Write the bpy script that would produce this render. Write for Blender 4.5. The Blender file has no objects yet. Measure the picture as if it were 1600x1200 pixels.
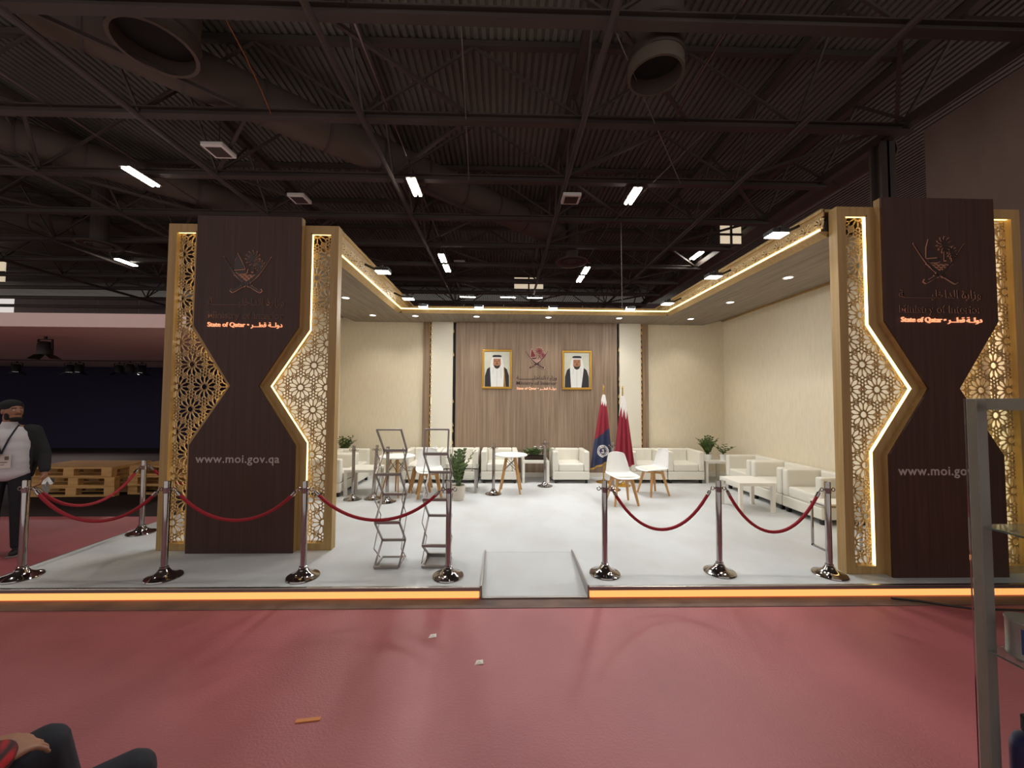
import bpy, bmesh, math, random
from math import sin, cos, pi, sqrt, radians, atan2
from mathutils import Vector, Matrix, Euler

random.seed(7)
SC = bpy.context.scene
COL = SC.collection
D = bpy.data

# ------------------------------------------------------------------ camera
FPX = 605.0
yaw = math.atan(14 / FPX); pit = math.atan(24 / FPX); roll = .006
fw = Vector((sin(yaw) * cos(pit), cos(yaw) * cos(pit), sin(pit)))
r0 = Vector((cos(yaw), -sin(yaw), 0)); u0 = r0.cross(fw)
rr = cos(roll) * r0 + sin(roll) * u0
uu = -sin(roll) * r0 + cos(roll) * u0
cam = D.cameras.new('camera'); camo = D.objects.new('camera', cam); COL.objects.link(camo)
cam.sensor_width = 36.0; cam.sensor_fit = 'HORIZONTAL'; cam.lens = FPX / 1600 * 36
cam.clip_start = .02; cam.clip_end = 200
M = Matrix((rr, uu, -fw)).transposed().to_4x4(); M.translation = Vector((0, 0, 1.8))
camo.matrix_world = M
SC.camera = camo

# ------------------------------------------------------------------ world and exposure
W = D.worlds.new('hall_air'); SC.world = W; W.use_nodes = True
bg = W.node_tree.nodes['Background']
bg.inputs[0].default_value = (1.0, .92, .87, 1); bg.inputs[1].default_value = .70
SC.view_settings.view_transform = 'Standard'; SC.view_settings.look = 'None'
SC.view_settings.gamma = 1.0; SC.view_settings.use_curve_mapping = False
SC.view_settings.exposure = 0.0
FLOOD_W = 33.0; DOWN_W = 8.0; TUBE_E = 36.0
LED_E = 4.0; EDGE_E = 1.15

# ------------------------------------------------------------------ helpers
def lin(c):
    c /= 255.0
    return c / 12.92 if c <= .04045 else ((c + .055) / 1.055) ** 2.4
def rgb(r, g, b): return (lin(r), lin(g), lin(b), 1)

def mat(name, col, rough=.5, metal=0., emit=0., ecol=None, noise=None, bump=None, trans=0., ior=1.45, spec=None, alpha=1.):
    """noise = (scale xyz, second colour, contrast); bump = (scale, strength, distance)"""
    m = D.materials.new(name); m.use_nodes = True
    nt = m.node_tree; b = nt.nodes['Principled BSDF']
    b.inputs['Base Color'].default_value = col; b.inputs['Roughness'].default_value = rough
    b.inputs['Metallic'].default_value = metal
    if trans: b.inputs['Transmission Weight'].default_value = trans; b.inputs['IOR'].default_value = ior
    if spec is not None: b.inputs['Specular IOR Level'].default_value = spec
    if emit:
        b.inputs['Emission Color'].default_value = ecol or col; b.inputs['Emission Strength'].default_value = emit
    if noise or bump:
        tc = nt.nodes.new('ShaderNodeTexCoord')
    if noise:
        mp = nt.nodes.new('ShaderNodeMapping'); mp.inputs['Scale'].default_value = noise[0]
        nz = nt.nodes.new('ShaderNodeTexNoise'); nz.inputs['Scale'].default_value = 1.0; nz.inputs['Detail'].default_value = 5
        rp = nt.nodes.new('ShaderNodeValToRGB')
        lo, hi = noise[2] if len(noise) > 2 else (.35, .65)
        rp.color_ramp.elements[0].position = lo; rp.color_ramp.elements[0].color = col
        rp.color_ramp.elements[1].position = hi; rp.color_ramp.elements[1].color = noise[1]
        nt.links.new(tc.outputs['Object'], mp.inputs[0]); nt.links.new(mp.outputs[0], nz.inputs['Vector'])
        nt.links.new(nz.outputs['Fac'], rp.inputs[0]); nt.links.new(rp.outputs[0], b.inputs['Base Color'])
    if bump:
        n2 = nt.nodes.new('ShaderNodeTexNoise'); n2.inputs['Scale'].default_value = bump[0]; n2.inputs['Detail'].default_value = 4
        bp = nt.nodes.new('ShaderNodeBump'); bp.inputs['Strength'].default_value = bump[1]; bp.inputs['Distance'].default_value = bump[2]
        nt.links.new(tc.outputs['Object'], n2.inputs['Vector']); nt.links.new(n2.outputs['Fac'], bp.inputs['Height'])
        nt.links.new(bp.outputs[0], b.inputs['Normal'])
    return m

class MB:
    """collects simple solids into one mesh"""
    def __init__(s): s.v = []; s.f = []; s.m = []
    def add(s, vs, fs, mi=0):
        n = len(s.v); s.v += [tuple(v) for v in vs]
        for f in fs: s.f.append([i + n for i in f]); s.m.append(mi)
        return s
    def box(s, x0, x1, y0, y1, z0, z1, mi=0):
        vs = [(x, y, z) for x in (x0, x1) for y in (y0, y1) for z in (z0, z1)]
        return s.add(vs, [(0, 1, 3, 2), (4, 6, 7, 5), (0, 4, 5, 1), (2, 3, 7, 6), (0, 2, 6, 4), (1, 5, 7, 3)], mi)
    def bar(s, p, q, w, h=None, up=(0, 0, 1), mi=0, w2=None, caps=True):
        p = Vector(p); q = Vector(q); h = h or w; d = (q - p)
        if d.length < 1e-6: return s
        d.normalize(); up = Vector(up)
        if abs(d.dot(up)) > .98: up = Vector((0, 1, 0)) if abs(d.y) < .9 else Vector((1, 0, 0))
        a = d.cross(up).normalized(); b = a.cross(d)
        k = 1 if w2 is None else w2 / w
        vs = [p + a * (i * w / 2) + b * (j * h / 2) for i, j in ((-1, -1), (1, -1), (1, 1), (-1, 1))]
        vs += [q + a * (i * w / 2 * k) + b * (j * h / 2 * k) for i, j in ((-1, -1), (1, -1), (1, 1), (-1, 1))]
        fs = [(0, 1, 5, 4), (1, 2, 6, 5), (2, 3, 7, 6), (3, 0, 4, 7)]
        if caps: fs += [(3, 2, 1, 0), (4, 5, 6, 7)]
        return s.add(vs, fs, mi)
    def tube(s, pts, r, n=8, mi=0, caps=True, radii=None):
        pts = [Vector(p) for p in pts]; rings = []
        prev = None
        for i, p in enumerate(pts):
            d = (pts[min(i + 1, len(pts) - 1)] - pts[max(i - 1, 0)])
            d.normalize()
            if prev is None:
                up = Vector((0, 0, 1)) if abs(d.z) < .95 else Vector((1, 0, 0))
                a = d.cross(up).normalized()
            else:
                a = (prev - d * prev.dot(d)).normalized()
            prev = a; b = d.cross(a)
            R = radii[i] if radii else r
            rings.append([p + (a * cos(2 * pi * k / n) + b * sin(2 * pi * k / n)) * R for k in range(n)])
        vs = [v for ring in rings for v in ring]; fs = []
        for i in range(len(rings) - 1):
            for k in range(n):
                fs.append((i * n + k, i * n + (k + 1) % n, (i + 1) * n + (k + 1) % n, (i + 1) * n + k))
        if caps:
            fs.append(tuple(range(n - 1, -1, -1))); fs.append(tuple((len(rings) - 1) * n + k for k in range(n)))
        return s.add(vs, fs, mi)
    def lathe(s, prof, c=(0, 0, 0), n=24, mi=0, cap=True):
        vs = []; fs = []
        for r, z in prof:
            for k in range(n):
                vs.append((c[0] + r * cos(2 * pi * k / n), c[1] + r * sin(2 * pi * k / n), c[2] + z))
        for i in range(len(prof) - 1):
            for k in range(n):
                fs.append((i * n + k, i * n + (k + 1) % n, (i + 1) * n + (k + 1) % n, (i + 1) * n + k))
        if cap:
            fs.append(tuple(range(n - 1, -1, -1))); fs.append(tuple((len(prof) - 1) * n + k for k in range(n)))
        return s.add(vs, fs, mi)
    def prism(s, poly, y0, y1, mi=0, mside=None):
        """polygon in (x, z), extruded along y; concave polygons are triangulated"""
        from mathutils.geometry import tessellate_polygon
        n = len(poly)
        vs = [(p[0], y0, p[1]) for p in poly] + [(p[0], y1, p[1]) for p in poly]
        tris = tessellate_polygon([[Vector((p[0], p[1], 0)) for p in poly]])
        fr = []
        for t in tris: fr.append(tuple(t))
        s.add(vs, [t for t in fr] + [tuple(i + n for i in reversed(t)) for t in fr], mi)
        k = len(s.v) - 2 * n
        for i in range(n):
            j = (i + 1) % n
            s.f.append([k + i, k + j, k + j + n, k + i + n]); s.m.append(mi if mside is None else mside)
        return s
    def torus(s, c, R, r, axis='y', n=14, k=6, mi=0):
        pts = []
        vs = []; fs = []
        for i in range(n):
            a = 2 * pi * i / n
            for j in range(k):
                b = 2 * pi * j / k
                x = (R + r * cos(b)) * cos(a); z = (R + r * cos(b)) * sin(a); y = r * sin(b)
                if axis == 'y': v = (x, y, z)
                elif axis == 'z': v = (x, z, y)
                else: v = (y, x, z)
                vs.append((c[0] + v[0], c[1] + v[1], c[2] + v[2]))
        for i in range(n):
            for j in range(k):
                fs.append((i * k + j, ((i + 1) % n) * k + j, ((i + 1) % n) * k + (j + 1) % k, i * k + (j + 1) % k))
        return s.add(vs, fs, mi)
    def mesh(s, name):
        me = D.meshes.new(name); me.from_pydata(s.v, [], s.f)
        me.polygons.foreach_set('material_index', s.m)
        bm = bmesh.new(); bm.from_mesh(me); bmesh.ops.recalc_face_normals(bm, faces=bm.faces); bm.to_mesh(me); bm.free()
        return me

def obj(name, mb, mats, parent=None, smooth=False, bevel=0, seg=2, loc=None, rot=None, kind=None, angle=40):
    me = mb.mesh(name) if isinstance(mb, MB) else mb
    mi_ = [p.material_index for p in me.polygons]
    me.materials.clear()
    for m in (mats if isinstance(mats, (list, tuple)) else [mats]): me.materials.append(m)
    me.polygons.foreach_set('material_index', mi_)
    o = D.objects.new(name, me); COL.objects.link(o)
    if parent: o.parent = parent
    if loc: o.location = loc
    if rot: o.rotation_euler = rot
    if smooth:
        me.polygons.foreach_set('use_smooth', [True] * len(me.polygons))
        bm = bmesh.new(); bm.from_mesh(me)
        for e in bm.edges:
            if len(e.link_faces) == 2 and e.calc_face_angle(0) > radians(angle): e.smooth = False
        bm.to_mesh(me); bm.free()
    if bevel:
        b = o.modifiers.new('bevel', 'BEVEL'); b.width = bevel; b.segments = seg; b.limit_method = 'ANGLE'
        b.harden_normals = False
    if not kind and ('lettering' in name or name == 'web_address' or name == 'badge_print'): kind = 'stuff'
    if kind: o['kind'] = kind
    return o
def tag(o, label, cat=None, group=None, kind=None):
    o['label'] = label
    if cat: o['category'] = cat
    if group: o['group'] = group
    if kind: o['kind'] = kind
    return o
def thing(name, label, cat, loc=(0, 0, 0), rz=0, group=None, rot=None):
    o = D.objects.new(name, None); COL.objects.link(o); o.empty_display_size = .1
    o.location = loc; o.rotation_euler = rot or (0, 0, rz)
    return tag(o, label, cat, group)
KIDS = {}
def dup(root, loc, rz=0, label=None, rot=None):
    r = root.copy(); COL.objects.link(r); r.location = loc; r.rotation_euler = rot or (0, 0, rz)
    if label: r['label'] = label
    for ch in [o for o in D.objects if o.parent == root]:
        c = ch.copy(); COL.objects.link(c); c.parent = r
        for g in [o for o in D.objects if o.parent == ch]:
            d = g.copy(); COL.objects.link(d); d.parent = c
    return r
def struct(name, mb, m, label, **k):
    return tag(obj(name, mb, m, kind='structure', **k), label)

def text_mb(body, width, depth=.01, offset=0., res=3, height=None, font_spacing=1.):
    """raised lettering in the x-z plane facing -y, centred on x, its ink resting from z=0"""
    c = D.curves.new('lettering', 'FONT'); c.body = body; c.resolution_u = res; c.offset = offset; c.space_character = font_spacing
    c.size = 1; c.extrude = .5; c.fill_mode = 'BOTH'
    o = D.objects.new('lettering', c); COL.objects.link(o)
    dg = bpy.context.evaluated_depsgraph_get()
    me = D.meshes.new_from_object(o.evaluated_get(dg))
    xs = [v.co.x for v in me.vertices]
    x0, x1 = min(xs), max(xs); k = width / (x1 - x0) if width else height
    mb = MB()
    mb.v = [((v.co.x - (x0 + x1) / 2) * k, -(v.co.z + .5) * depth, v.co.y * k) for v in me.vertices]
    mb.f = [list(p.vertices) for p in me.polygons]; mb.m = [0] * len(mb.f)
    D.objects.remove(o); D.curves.remove(c); D.meshes.remove(me)
    return mb
def shift(mb, dx=0, dy=0, dz=0):
    mb.v = [(x + dx, y + dy, z + dz) for x, y, z in mb.v]; return mb
def join(a, b, mi=None):
    n = len(a.v); a.v += b.v; a.f += [[i + n for i in f] for f in b.f]; a.m += [mi if mi is not None else q for q in b.m]; return a

# ------------------------------------------------------------------ materials
RED = mat('red_floor_coating', rgb(166, 90, 94), .46, noise=((1.1, .9, 1), rgb(146, 75, 79), (.3, .7)), bump=(75, .6, .006), spec=.5)
DKFLOOR = mat('dark_carpet', rgb(52, 43, 42), .95, spec=.2)
CARPET = mat('white_carpet', rgb(198, 200, 200), .95, noise=((1.6, 1.2, 1), rgb(187, 187, 185), (.4, .72)), bump=(240, .25, .003))
CREAM = mat('cream_wall_fabric', rgb(228, 217, 192), .8, noise=((40, 40, 5), rgb(219, 207, 182), (.3, .7)), bump=(150, .12, .002))
IVORY = mat('pale_panel_fabric', rgb(224, 219, 202), .8, bump=(150, .12, .002))
WOOD = mat('taupe_wood_veneer', rgb(151, 130, 110), .5, noise=((26, 26, .9), rgb(124, 104, 87), (.35, .68)), spec=.3)
SOFF = mat('soffit_wood', rgb(142, 130, 116), .55, noise=((22, 1.4, 20), rgb(122, 110, 97), (.35, .65)), spec=.3)
DARKWOOD = mat('dark_walnut_veneer', rgb(72, 47, 38), .5, noise=((30, 30, .9), rgb(59, 38, 31), (.35, .66)), spec=.35)
GOLD = mat('gold_oak_veneer', rgb(176, 146, 96), .5, noise=((30, 30, 1.5), rgb(160, 130, 82), (.35, .66)), spec=.35)
FASC = mat('pale_gold_lattice', rgb(232, 204, 152), .5)
GOLDLAT = mat('gold_lattice_board', rgb(190, 158, 108), .5)
LED = mat('warm_led_tape', rgb(255, 226, 140), .5, emit=LED_E, ecol=(1, .74, .27, 1))
ADDLIGHT = mat('added_backlight', rgb(255, 230, 170), .5, emit=13., ecol=(1, .78, .5, 1))
EDGE = mat('orange_led_diffuser', rgb(255, 170, 90), .5, emit=EDGE_E, ecol=(1, .42, .13, 1))
ALU = mat('brushed_aluminium', rgb(170, 165, 162), .32, 1.0)
CHROME = mat('polished_chrome', rgb(168, 163, 162), .09, 1.0)
LEATHER = mat('white_leather', rgb(226, 222, 210), .42, bump=(60, .06, .002))
BLACKP = mat('black_plastic', rgb(22, 21, 21), .5)
WHITEL = mat('white_laminate', rgb(230, 226, 216), .4)
WHITEP = mat('white_plastic', rgb(232, 232, 230), .35)
BEECH = mat('beech_wood', rgb(198, 152, 96), .5, noise=((20, 20, 2), rgb(180, 132, 78)))
GLASS = mat('clear_glass', (.93, .97, .95, 1), .02, trans=1.0, ior=1.12)
ACRYL = mat('clear_acrylic', (.97, .98, .98, 1), .03, trans=1.0, ior=1.06)
ROPE = mat('red_velvet', rgb(150, 20, 36), .75)
LEAF = mat('plant_leaf', rgb(46, 66, 28), .4, noise=((9, 9, 9), rgb(84, 108, 48)))
POT = mat('cream_ceramic', rgb(205, 196, 182), .5)
SOIL = mat('potting_soil', rgb(50, 38, 30), .95)
STEEL = mat('dark_painted_steel', rgb(76, 67, 63), .6, noise=((.35, .35, .35), rgb(64, 57, 54)))
DECK = mat('ribbed_roof_sheet', rgb(112, 114, 106), .65, noise=((.3, .3, .3), rgb(92, 93, 86)))
DUCTIN = mat('duct_mouth_shade', rgb(24, 21, 20), .9)
DUCT = mat('fabric_air_duct', rgb(88, 78, 70), .8)
TUBE = mat('white_light_tube', (1, 1, 1, 1), .5, emit=TUBE_E, ecol=(1, .93, .82, 1))
LENS = mat('floodlight_lens', (1, 1, 1, 1), .4, emit=18., ecol=(1, .97, .9, 1))
DOWNL = mat('downlight_lens', (1, 1, 1, 1), .4, emit=9., ecol=(1, .96, .88, 1))
NAVY = mat('navy_wall_fabric', rgb(44, 40, 70), .9)
PALE = mat('pale_stretch_fabric', rgb(238, 212, 208), .85)
GREYW = mat('grey_hall_panel', rgb(120, 112, 110), .8)
BROWNW = mat('brown_hall_wall', rgb(118, 98, 90), .85, noise=((1.5, 1.5, .6), rgb(106, 88, 80)))
LETGLOW = mat('letter_backlight_edge', rgb(176, 110, 88), .35, .6, emit=.085, ecol=(1, .5, .33, 1))  # copper outline stands for the letters' backlight, put into colour and glow
LETDARK = mat('dark_letter_face', rgb(52, 34, 28), .4)
ORANGEL = mat('lit_orange_letters', rgb(255, 150, 90), .5, emit=1.0, ecol=(1, .40, .21, 1))
ORANGEP = mat('lit_peach_letters', rgb(255, 190, 150), .5, emit=.8, ecol=(1, .55, .36, 1))
SILVERL = mat('grey_letters', rgb(176, 162, 156), .5)
MAROON = mat('maroon_face', rgb(110, 26, 38), .5)
PINKL = mat('pale_pink_halo', rgb(240, 196, 180), .6, emit=.12, ecol=(1, .7, .6, 1))  # pinkish light around the wall emblem, put into colour and faint glow
BRASS = mat('gilt_frame', rgb(196, 150, 62), .35, .75)
PINE = mat('pine_boards', rgb(222, 176, 112), .8, noise=((3, 22, 22), rgb(196, 150, 92)))

# ------------------------------------------------------------------ hall shell
S = .10                                   # stage height
YW = 8.70                                 # face of the booth's back wall
struct('floor', MB().box(-60, 40, -8, 40, -.1, 0), RED, 'dull red painted hall floor in front of the white stand')
struct('floor_dark', MB().box(-40, -4.74, 6.05, 14.2, 0, .006), DKFLOOR, 'dark carpet of the neighbouring stand behind the stacked pallets')
mb = MB()
p = .20; x = -46
prof = []
while x < 24:
    prof += [(x, 11.0), (x + .11, 11.0), (x + .125, 11.06), (x + .185, 11.06)]
    x += p
vs = [(a, y, z) for a, z in prof for y in (-6, 40)]
mb.add(vs, [(2 * i, 2 * i + 2, 2 * i + 3, 2 * i + 1) for i in range(len(prof) - 1)])
struct('ceiling', mb, DECK, 'dark ribbed metal roof sheeting high above the stand')
mb = MB().box(-60, 40, 34, 34.3, 0, 7.2)
struct('wall_far', mb, BROWNW, 'dim far wall of the exhibition hall')
wf = D.objects['wall_far']
x = -42
while x < 20:
    obj('panel', MB().box(x + .04, x + 3.46, 33.9, 34.0, 7.3, 10.4), GREYW, wf); x += 3.5
struct('wall_right', MB().box(10.9, 11.3, -6, 9.55, 0, 8.85), BROWNW, 'tall dim brown hall wall rising behind the right pillar')

# neighbour stand on the left
struct('wall_left', MB().box(-34, -4.9, 14, 14.2, 0, 2.86), NAVY, 'dark navy blue wall of the neighbouring stand')
nb = thing('stand_canopy', 'wide pale fabric canopy above the dark navy wall', 'canopy', (0, 0, 0))
obj('fascia', MB().box(-34, -4.92, 6.0, 6.08, 2.86, 3.07), PALE, nb)
obj('underside', MB().box(-34, -4.92, 6.08, 14.2, 2.862, 2.90), PALE, nb)
obj('light_rail', MB().tube([(-34, 11.0, 2.845), (-4.95, 11.6, 2.845)], .015, 6), STEEL, nb)

# ------------------------------------------------------------------ stage
PLAT = thing('stage_platform', 'low raised platform covered in white carpet with a glowing orange front edge', 'platform')
X0, X1, Y0, Y1 = -4.72, 7.6, 3.57, 8.8
RX0, RX1, RY = -.19, .79, 4.39
mb = MB()
mb.box(X0, RX0, Y0 + .03, Y1, .0, S); mb.box(RX1, X1, Y0 + .03, Y1, .0, S); mb.box(RX0, RX1, RY, Y1, .0, S)
obj('carpet', mb, CARPET, PLAT)
for a, b in ((X0, RX0 - .005), (RX1 + .005, X1)):
    obj('edge_trim', MB().box(a, b, Y0, Y0 + .035, .068, S + .003), ALU, PLAT, bevel=.004)
    obj('light_strip', MB().box(a + .01, b - .01, Y0 + .012, Y0 + .03, .004, .066), EDGE, PLAT)
obj('edge_trim', MB().box(X0 - .012, X0, Y0, Y1, .0, S + .003), ALU, PLAT)
RAMP = thing('ramp', 'small white carpeted ramp with metal side rails let into the platform front', 'ramp')
mb = MB()
mb.add([(RX0 + .012, Y0 + .02, .012), (RX1 - .012, Y0 + .02, .012), (RX1 - .012, RY, S - .001), (RX0 + .012, RY, S - .001),
        (RX0 + .012, Y0 + .02, 0), (RX1 - .012, Y0 + .02, 0), (RX1 - .012, RY, 0), (RX0 + .012, RY, 0)],
       [(0, 1, 2, 3), (4, 7, 6, 5), (0, 4, 5, 1), (1, 5, 6, 2), (2, 6, 7, 3), (3, 7, 4, 0)])
obj('carpet', mb, CARPET, RAMP)
for x in (RX0, RX1 - .012):
    obj('side_rail', MB().box(x, x + .012, Y0 - .01, RY + .01, .0, S + .022), ALU, RAMP)
obj('front_lip', MB().box(RX0, RX1, Y0 - .012, Y0 + .02, 0, .016), ALU, RAMP)
struct('trim_1', MB().box(X0, 8, 3.41, Y0 - .012, 0, .004), mat('brown_tape', rgb(112, 84, 70), .7, noise=((3, 6, 3), rgb(84, 62, 54))), 'dark brown tape strip on the floor along the platform front')

# ------------------------------------------------------------------ booth walls
wb = struct('wall_back', MB().box(-3.70, 5.12, YW, YW + .1, S, 3.62), CREAM, 'cream fabric back wall of the white stand')
wood = obj('wood_panel', MB().box(-1.05, 2.55, YW - .11, YW, S, 3.55), WOOD, wb)
for a, b in ((-1.79, -1.64), (3.15, 3.28)): obj('wood_strip', MB().box(a, b, YW - .05, YW, S, 3.55), WOOD, wb)
for a, b in ((-1.59, -1.12), (2.61, 3.09)):
    obj('pilaster', MB().box(a, b, YW - .10, YW, S, 3.55), IVORY, wb)
    for sx, xx in ((-1, a), (1, b)):
        e = MB()
        for i in range(24):
            z = S + .3 + i * .13
            if random.random() < (.9 if (a < 0) == (sx < 0) else .4):
                e.prism([(xx, z), (xx + sx * (.022 + .02 * random.random()), z + .03), (xx + sx * .012, z + .1), (xx, z + .12)], YW - .098, YW - .085)
        obj('scalloped_edge', e, GOLDLAT, wb)
        outer = (a < 0) == (sx < 0)
        obj('gap_board', MB().box(xx + min(sx, 0) * .06, xx + max(sx, 0) * .06, YW - .012, YW, S, 3.55), BLACKP, wb)
        if outer: obj('led_tape', MB().box(xx + min(sx, 0) * .010, xx + max(sx, 0) * .010, YW - .075, YW - .065, S + .6, 3.5), LED, wb)
wr = struct('wall_right_inner', MB().box(5.03, 5.12, 3.95, YW, S, 3.66), CREAM, 'cream fabric side wall on the right of the white stand')
obj('top_trim', MB().box(5.0, 5.03, 4.0, YW, 3.60, 3.64), GOLD, wr)
wl = struct('wall_left_inner', MB().box(-3.70, -3.62, 5.3, YW, S, 3.66), CREAM, 'cream fabric side wall on the left of the white stand')
obj('top_trim', MB().box(-3.62, -3.59, 5.3, YW, 3.60, 3.64), GOLD, wl)
struct('baseboard_back', MB().box(-3.62, -1.8, YW - .015, YW, S, S + .09).box(3.29, 5.03, YW - .015, YW, S, S + .09).box(-1.05, 2.55, YW - .125, YW - .11, S, S + .09), WHITEL, 'white baseboard along the back wall of the stand')
struct('baseboard_right', MB().box(5.015, 5.03, 3.95, YW - .015, S, S + .09), WHITEL, 'white baseboard along the right inner wall')
struct('baseboard_left', MB().box(-3.62, -3.605, 5.3, YW - .015, S, S + .09), WHITEL, 'white baseboard along the left inner wall')

# ------------------------------------------------------------------ girih lattice
def girih_segments(a, x0, x1, z0, z1, ox, oz):
    """12-fold rosettes on a triangular grid of spacing a, rows along x; returns 2-D segments"""
    R = a / 2; segs = []
    def P(cx, cz, r, deg): t = radians(deg); return (cx + r * cos(t), cz + r * sin(t))
    j0 = int((z0 - oz) / (a * sqrt(3) / 2)) - 2; j1 = int((z1 - oz) / (a * sqrt(3) / 2)) + 2
    for j in range(j0, j1 + 1):
        cz = oz + j * a * sqrt(3) / 2
        i0 = int((x0 - ox) / a) - 2; i1 = int((x1 - ox) / a) + 2
        for i in range(i0, i1 + 1):
            cx = ox + (i + (.5 if j % 2 else 0)) * a
            if cx < x0 - a or cx > x1 + a or cz < z0 - a or cz > z1 + a: continue
            for k in range(12):
                a0 = 30 * k
                segs.append((P(cx, cz, .25 * R, a0 + 15), P(cx, cz, .25 * R, a0 + 45)))          # round centre
                segs.append((P(cx, cz, .25 * R, a0 + 15), P(cx, cz, .37 * R, a0))); segs.append((P(cx, cz, .25 * R, a0 + 15), P(cx, cz, .37 * R, a0 + 30)))
                segs.append((P(cx, cz, .37 * R, a0), P(cx, cz, .70 * R, a0)))                    # bar between petals
                segs.append((P(cx, cz, .70 * R, a0), P(cx, cz, .90 * R, a0 + 9))); segs.append((P(cx, cz, .70 * R, a0), P(cx, cz, .90 * R, a0 - 9)))
                segs.append((P(cx, cz, .90 * R, a0 + 9), P(cx, cz, .925 * R, a0 + 15))); segs.append((P(cx, cz, .925 * R, a0 + 15), P(cx, cz, .90 * R, a0 + 21)))
            for t in (30, 90):                         # three-leaved knot where three rosettes meet
                c = P(cx, cz, a / sqrt(3), t)
                for h in range(6):
                    segs.append((P(*c, .13 * R, 60 * h + t), P(*c, .13 * R, 60 * h + 60 + t)))
                for h in range(3):
                    b0 = 120 * h + t + 60 * 0
                    tip = P(*c, .46 * R, b0)
                    for e in (-1, 1):
                        wd = P(*c, .28 * R, b0 + e * 24)
                        segs.append((P(*c, .13 * R, b0 + e * 40), wd)); segs.append((wd, tip))
                        q = P(*c, .577 * R, b0)
                        segs.append((tip, (q[0] + .115 * R * cos(radians(b0 + 90 * e)) - .0 * R, q[1] + .115 * R * sin(radians(b0 + 90 * e)))))
    return segs
def inside(pt, poly):
    x, y = pt; c = False; n = len(poly)
    for i in range(n):
        x1, y1 = poly[i]; x2, y2 = poly[(i + 1) % n]
        if (y1 > y) != (y2 > y) and x < (x2 - x1) * (y - y1) / (y2 - y1) + x1: c = not c
    return c
def clip(segs, poly):
    out = []
    for (p, q) in segs:
        ts = [0., 1.]; dx, dy = q[0] - p[0], q[1] - p[1]
        for i in range(len(poly)):
            a = poly[i]; b = poly[(i + 1) % len(poly)]
            ex, ey = b[0] - a[0], b[1] - a[1]; den = dx * ey - dy * ex
            if abs(den) < 1e-12: continue
            t = ((a[0] - p[0]) * ey - (a[1] - p[1]) * ex) / den; u = ((a[0] - p[0]) * dy - (a[1] - p[1]) * dx) / den
            if 0 < t < 1 and 0 <= u <= 1: ts.append(t)
        ts.sort()
        for t0, t1 in zip(ts, ts[1:]):
            tm = (t0 + t1) / 2
            if t1 - t0 > 1e-4 and inside((p[0] + dx * tm, p[1] + dy * tm), poly):
                out.append(((p[0] + dx * t0, p[1] + dy * t0), (p[0] + dx * t1, p[1] + dy * t1)))
    return out
def lattice_mb(poly, a, ox, oz, y, w, th):
    xs = [q[0] for q in poly]; zs = [q[1] for q in poly]
    mb = MB()
    for p, q in clip(girih_segments(a, min(xs), max(xs), min(zs), max(zs), ox, oz), poly):
        dx, dz = q[0] - p[0], q[1] - p[1]; L = sqrt(dx * dx + dz * dz)
        if L < 1e-4: continue
        ex, ez = dx / L * w * .3, dz / L * w * .3
        mb.bar((p[0] - ex, y, p[1] - ez), (q[0] + ex, y, q[1] + ez), th, w, up=(-dz / L, 0, dx / L), caps=False)
    return mb

# ------------------------------------------------------------------ emblem (crossed swords, dhow, palms, waves)
def emblem_polys():
    P = {'sword': [], 'sail': [], 'hull': [], 'palm': [], 'wave': [], 'hilt': []}
    for s in (-1, 1):                               # blade from the lower middle up to one side
        up = []; lo = []
        for i in range(9):
            t = i / 8
            x = s * (-.10 + .62 * t); z = -.36 + .66 * t + .10 * sin(pi * t) * -1
            w = .022 * (1 - t) + .004
            up.append((x - s * w, z + w)); lo.append((x + s * w, z - w))
        P['sword'].append(up + lo[::-1])
        hx = s * -.10; hz = -.36
        P['hilt'].append([(hx + s * .02, hz + .03), (hx - s * .16, hz - .08), (hx - s * .22, hz - .06), (hx - s * .25, hz - .11),
                          (hx - s * .2, hz - .15), (hx - s * .14, hz - .12), (hx + s * .04, hz - .01)])
        P['hilt'].append([(hx + s * .07, hz + .0), (hx + s * .03, hz + .09), (hx + s * .01, hz + .08), (hx + s * .05, hz - .02)])
    P['sail'].append([(-.27, .0), (-.26, .22), (-.215, .38), (-.14, .24), (-.05, .05), (-.06, .02)])
    P['hull'].append([(-.24, -.04), (-.02, -.02), (.02, .03), (-.0, -.06), (-.05, -.085), (-.2, -.085)])
    for cx, cz, r, zt in ((.12, .28, .17, -.04), (.27, .12, .12, -.04)):
        pr = []
        for k in range(11):
            t = radians(-70 + k * 32); h = radians(16)
            pr += [(cx + r * .80 * cos(t - .11), cz + r * .80 * sin(t - .11)), (cx + r * cos(t), cz + r * sin(t)), (cx + r * .80 * cos(t + .11), cz + r * .80 * sin(t + .11)), (cx + r * .32 * cos(t + h), cz + r * .32 * sin(t + h))]
        P['palm'].append(pr)
        P['palm'].append([(cx - .012, cz), (cx + .012, cz), (cx + .02, zt), (cx - .02, zt)])
    for i, z in enumerate((-.12, -.165, -.21, -.255)):
        hw = .27 - i * .07
        n = 5 - i
        for k in range(n):
            xa = -hw + 2 * hw * k / n; xb = -hw + 2 * hw * (k + .86) / n
            P['wave'].append([(xa, z), ((xa + xb) / 2, z - .012), (xb, z), (xb, z + .014), ((xa + xb) / 2, z + .004), (xa, z + .014)])
    return P
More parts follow.
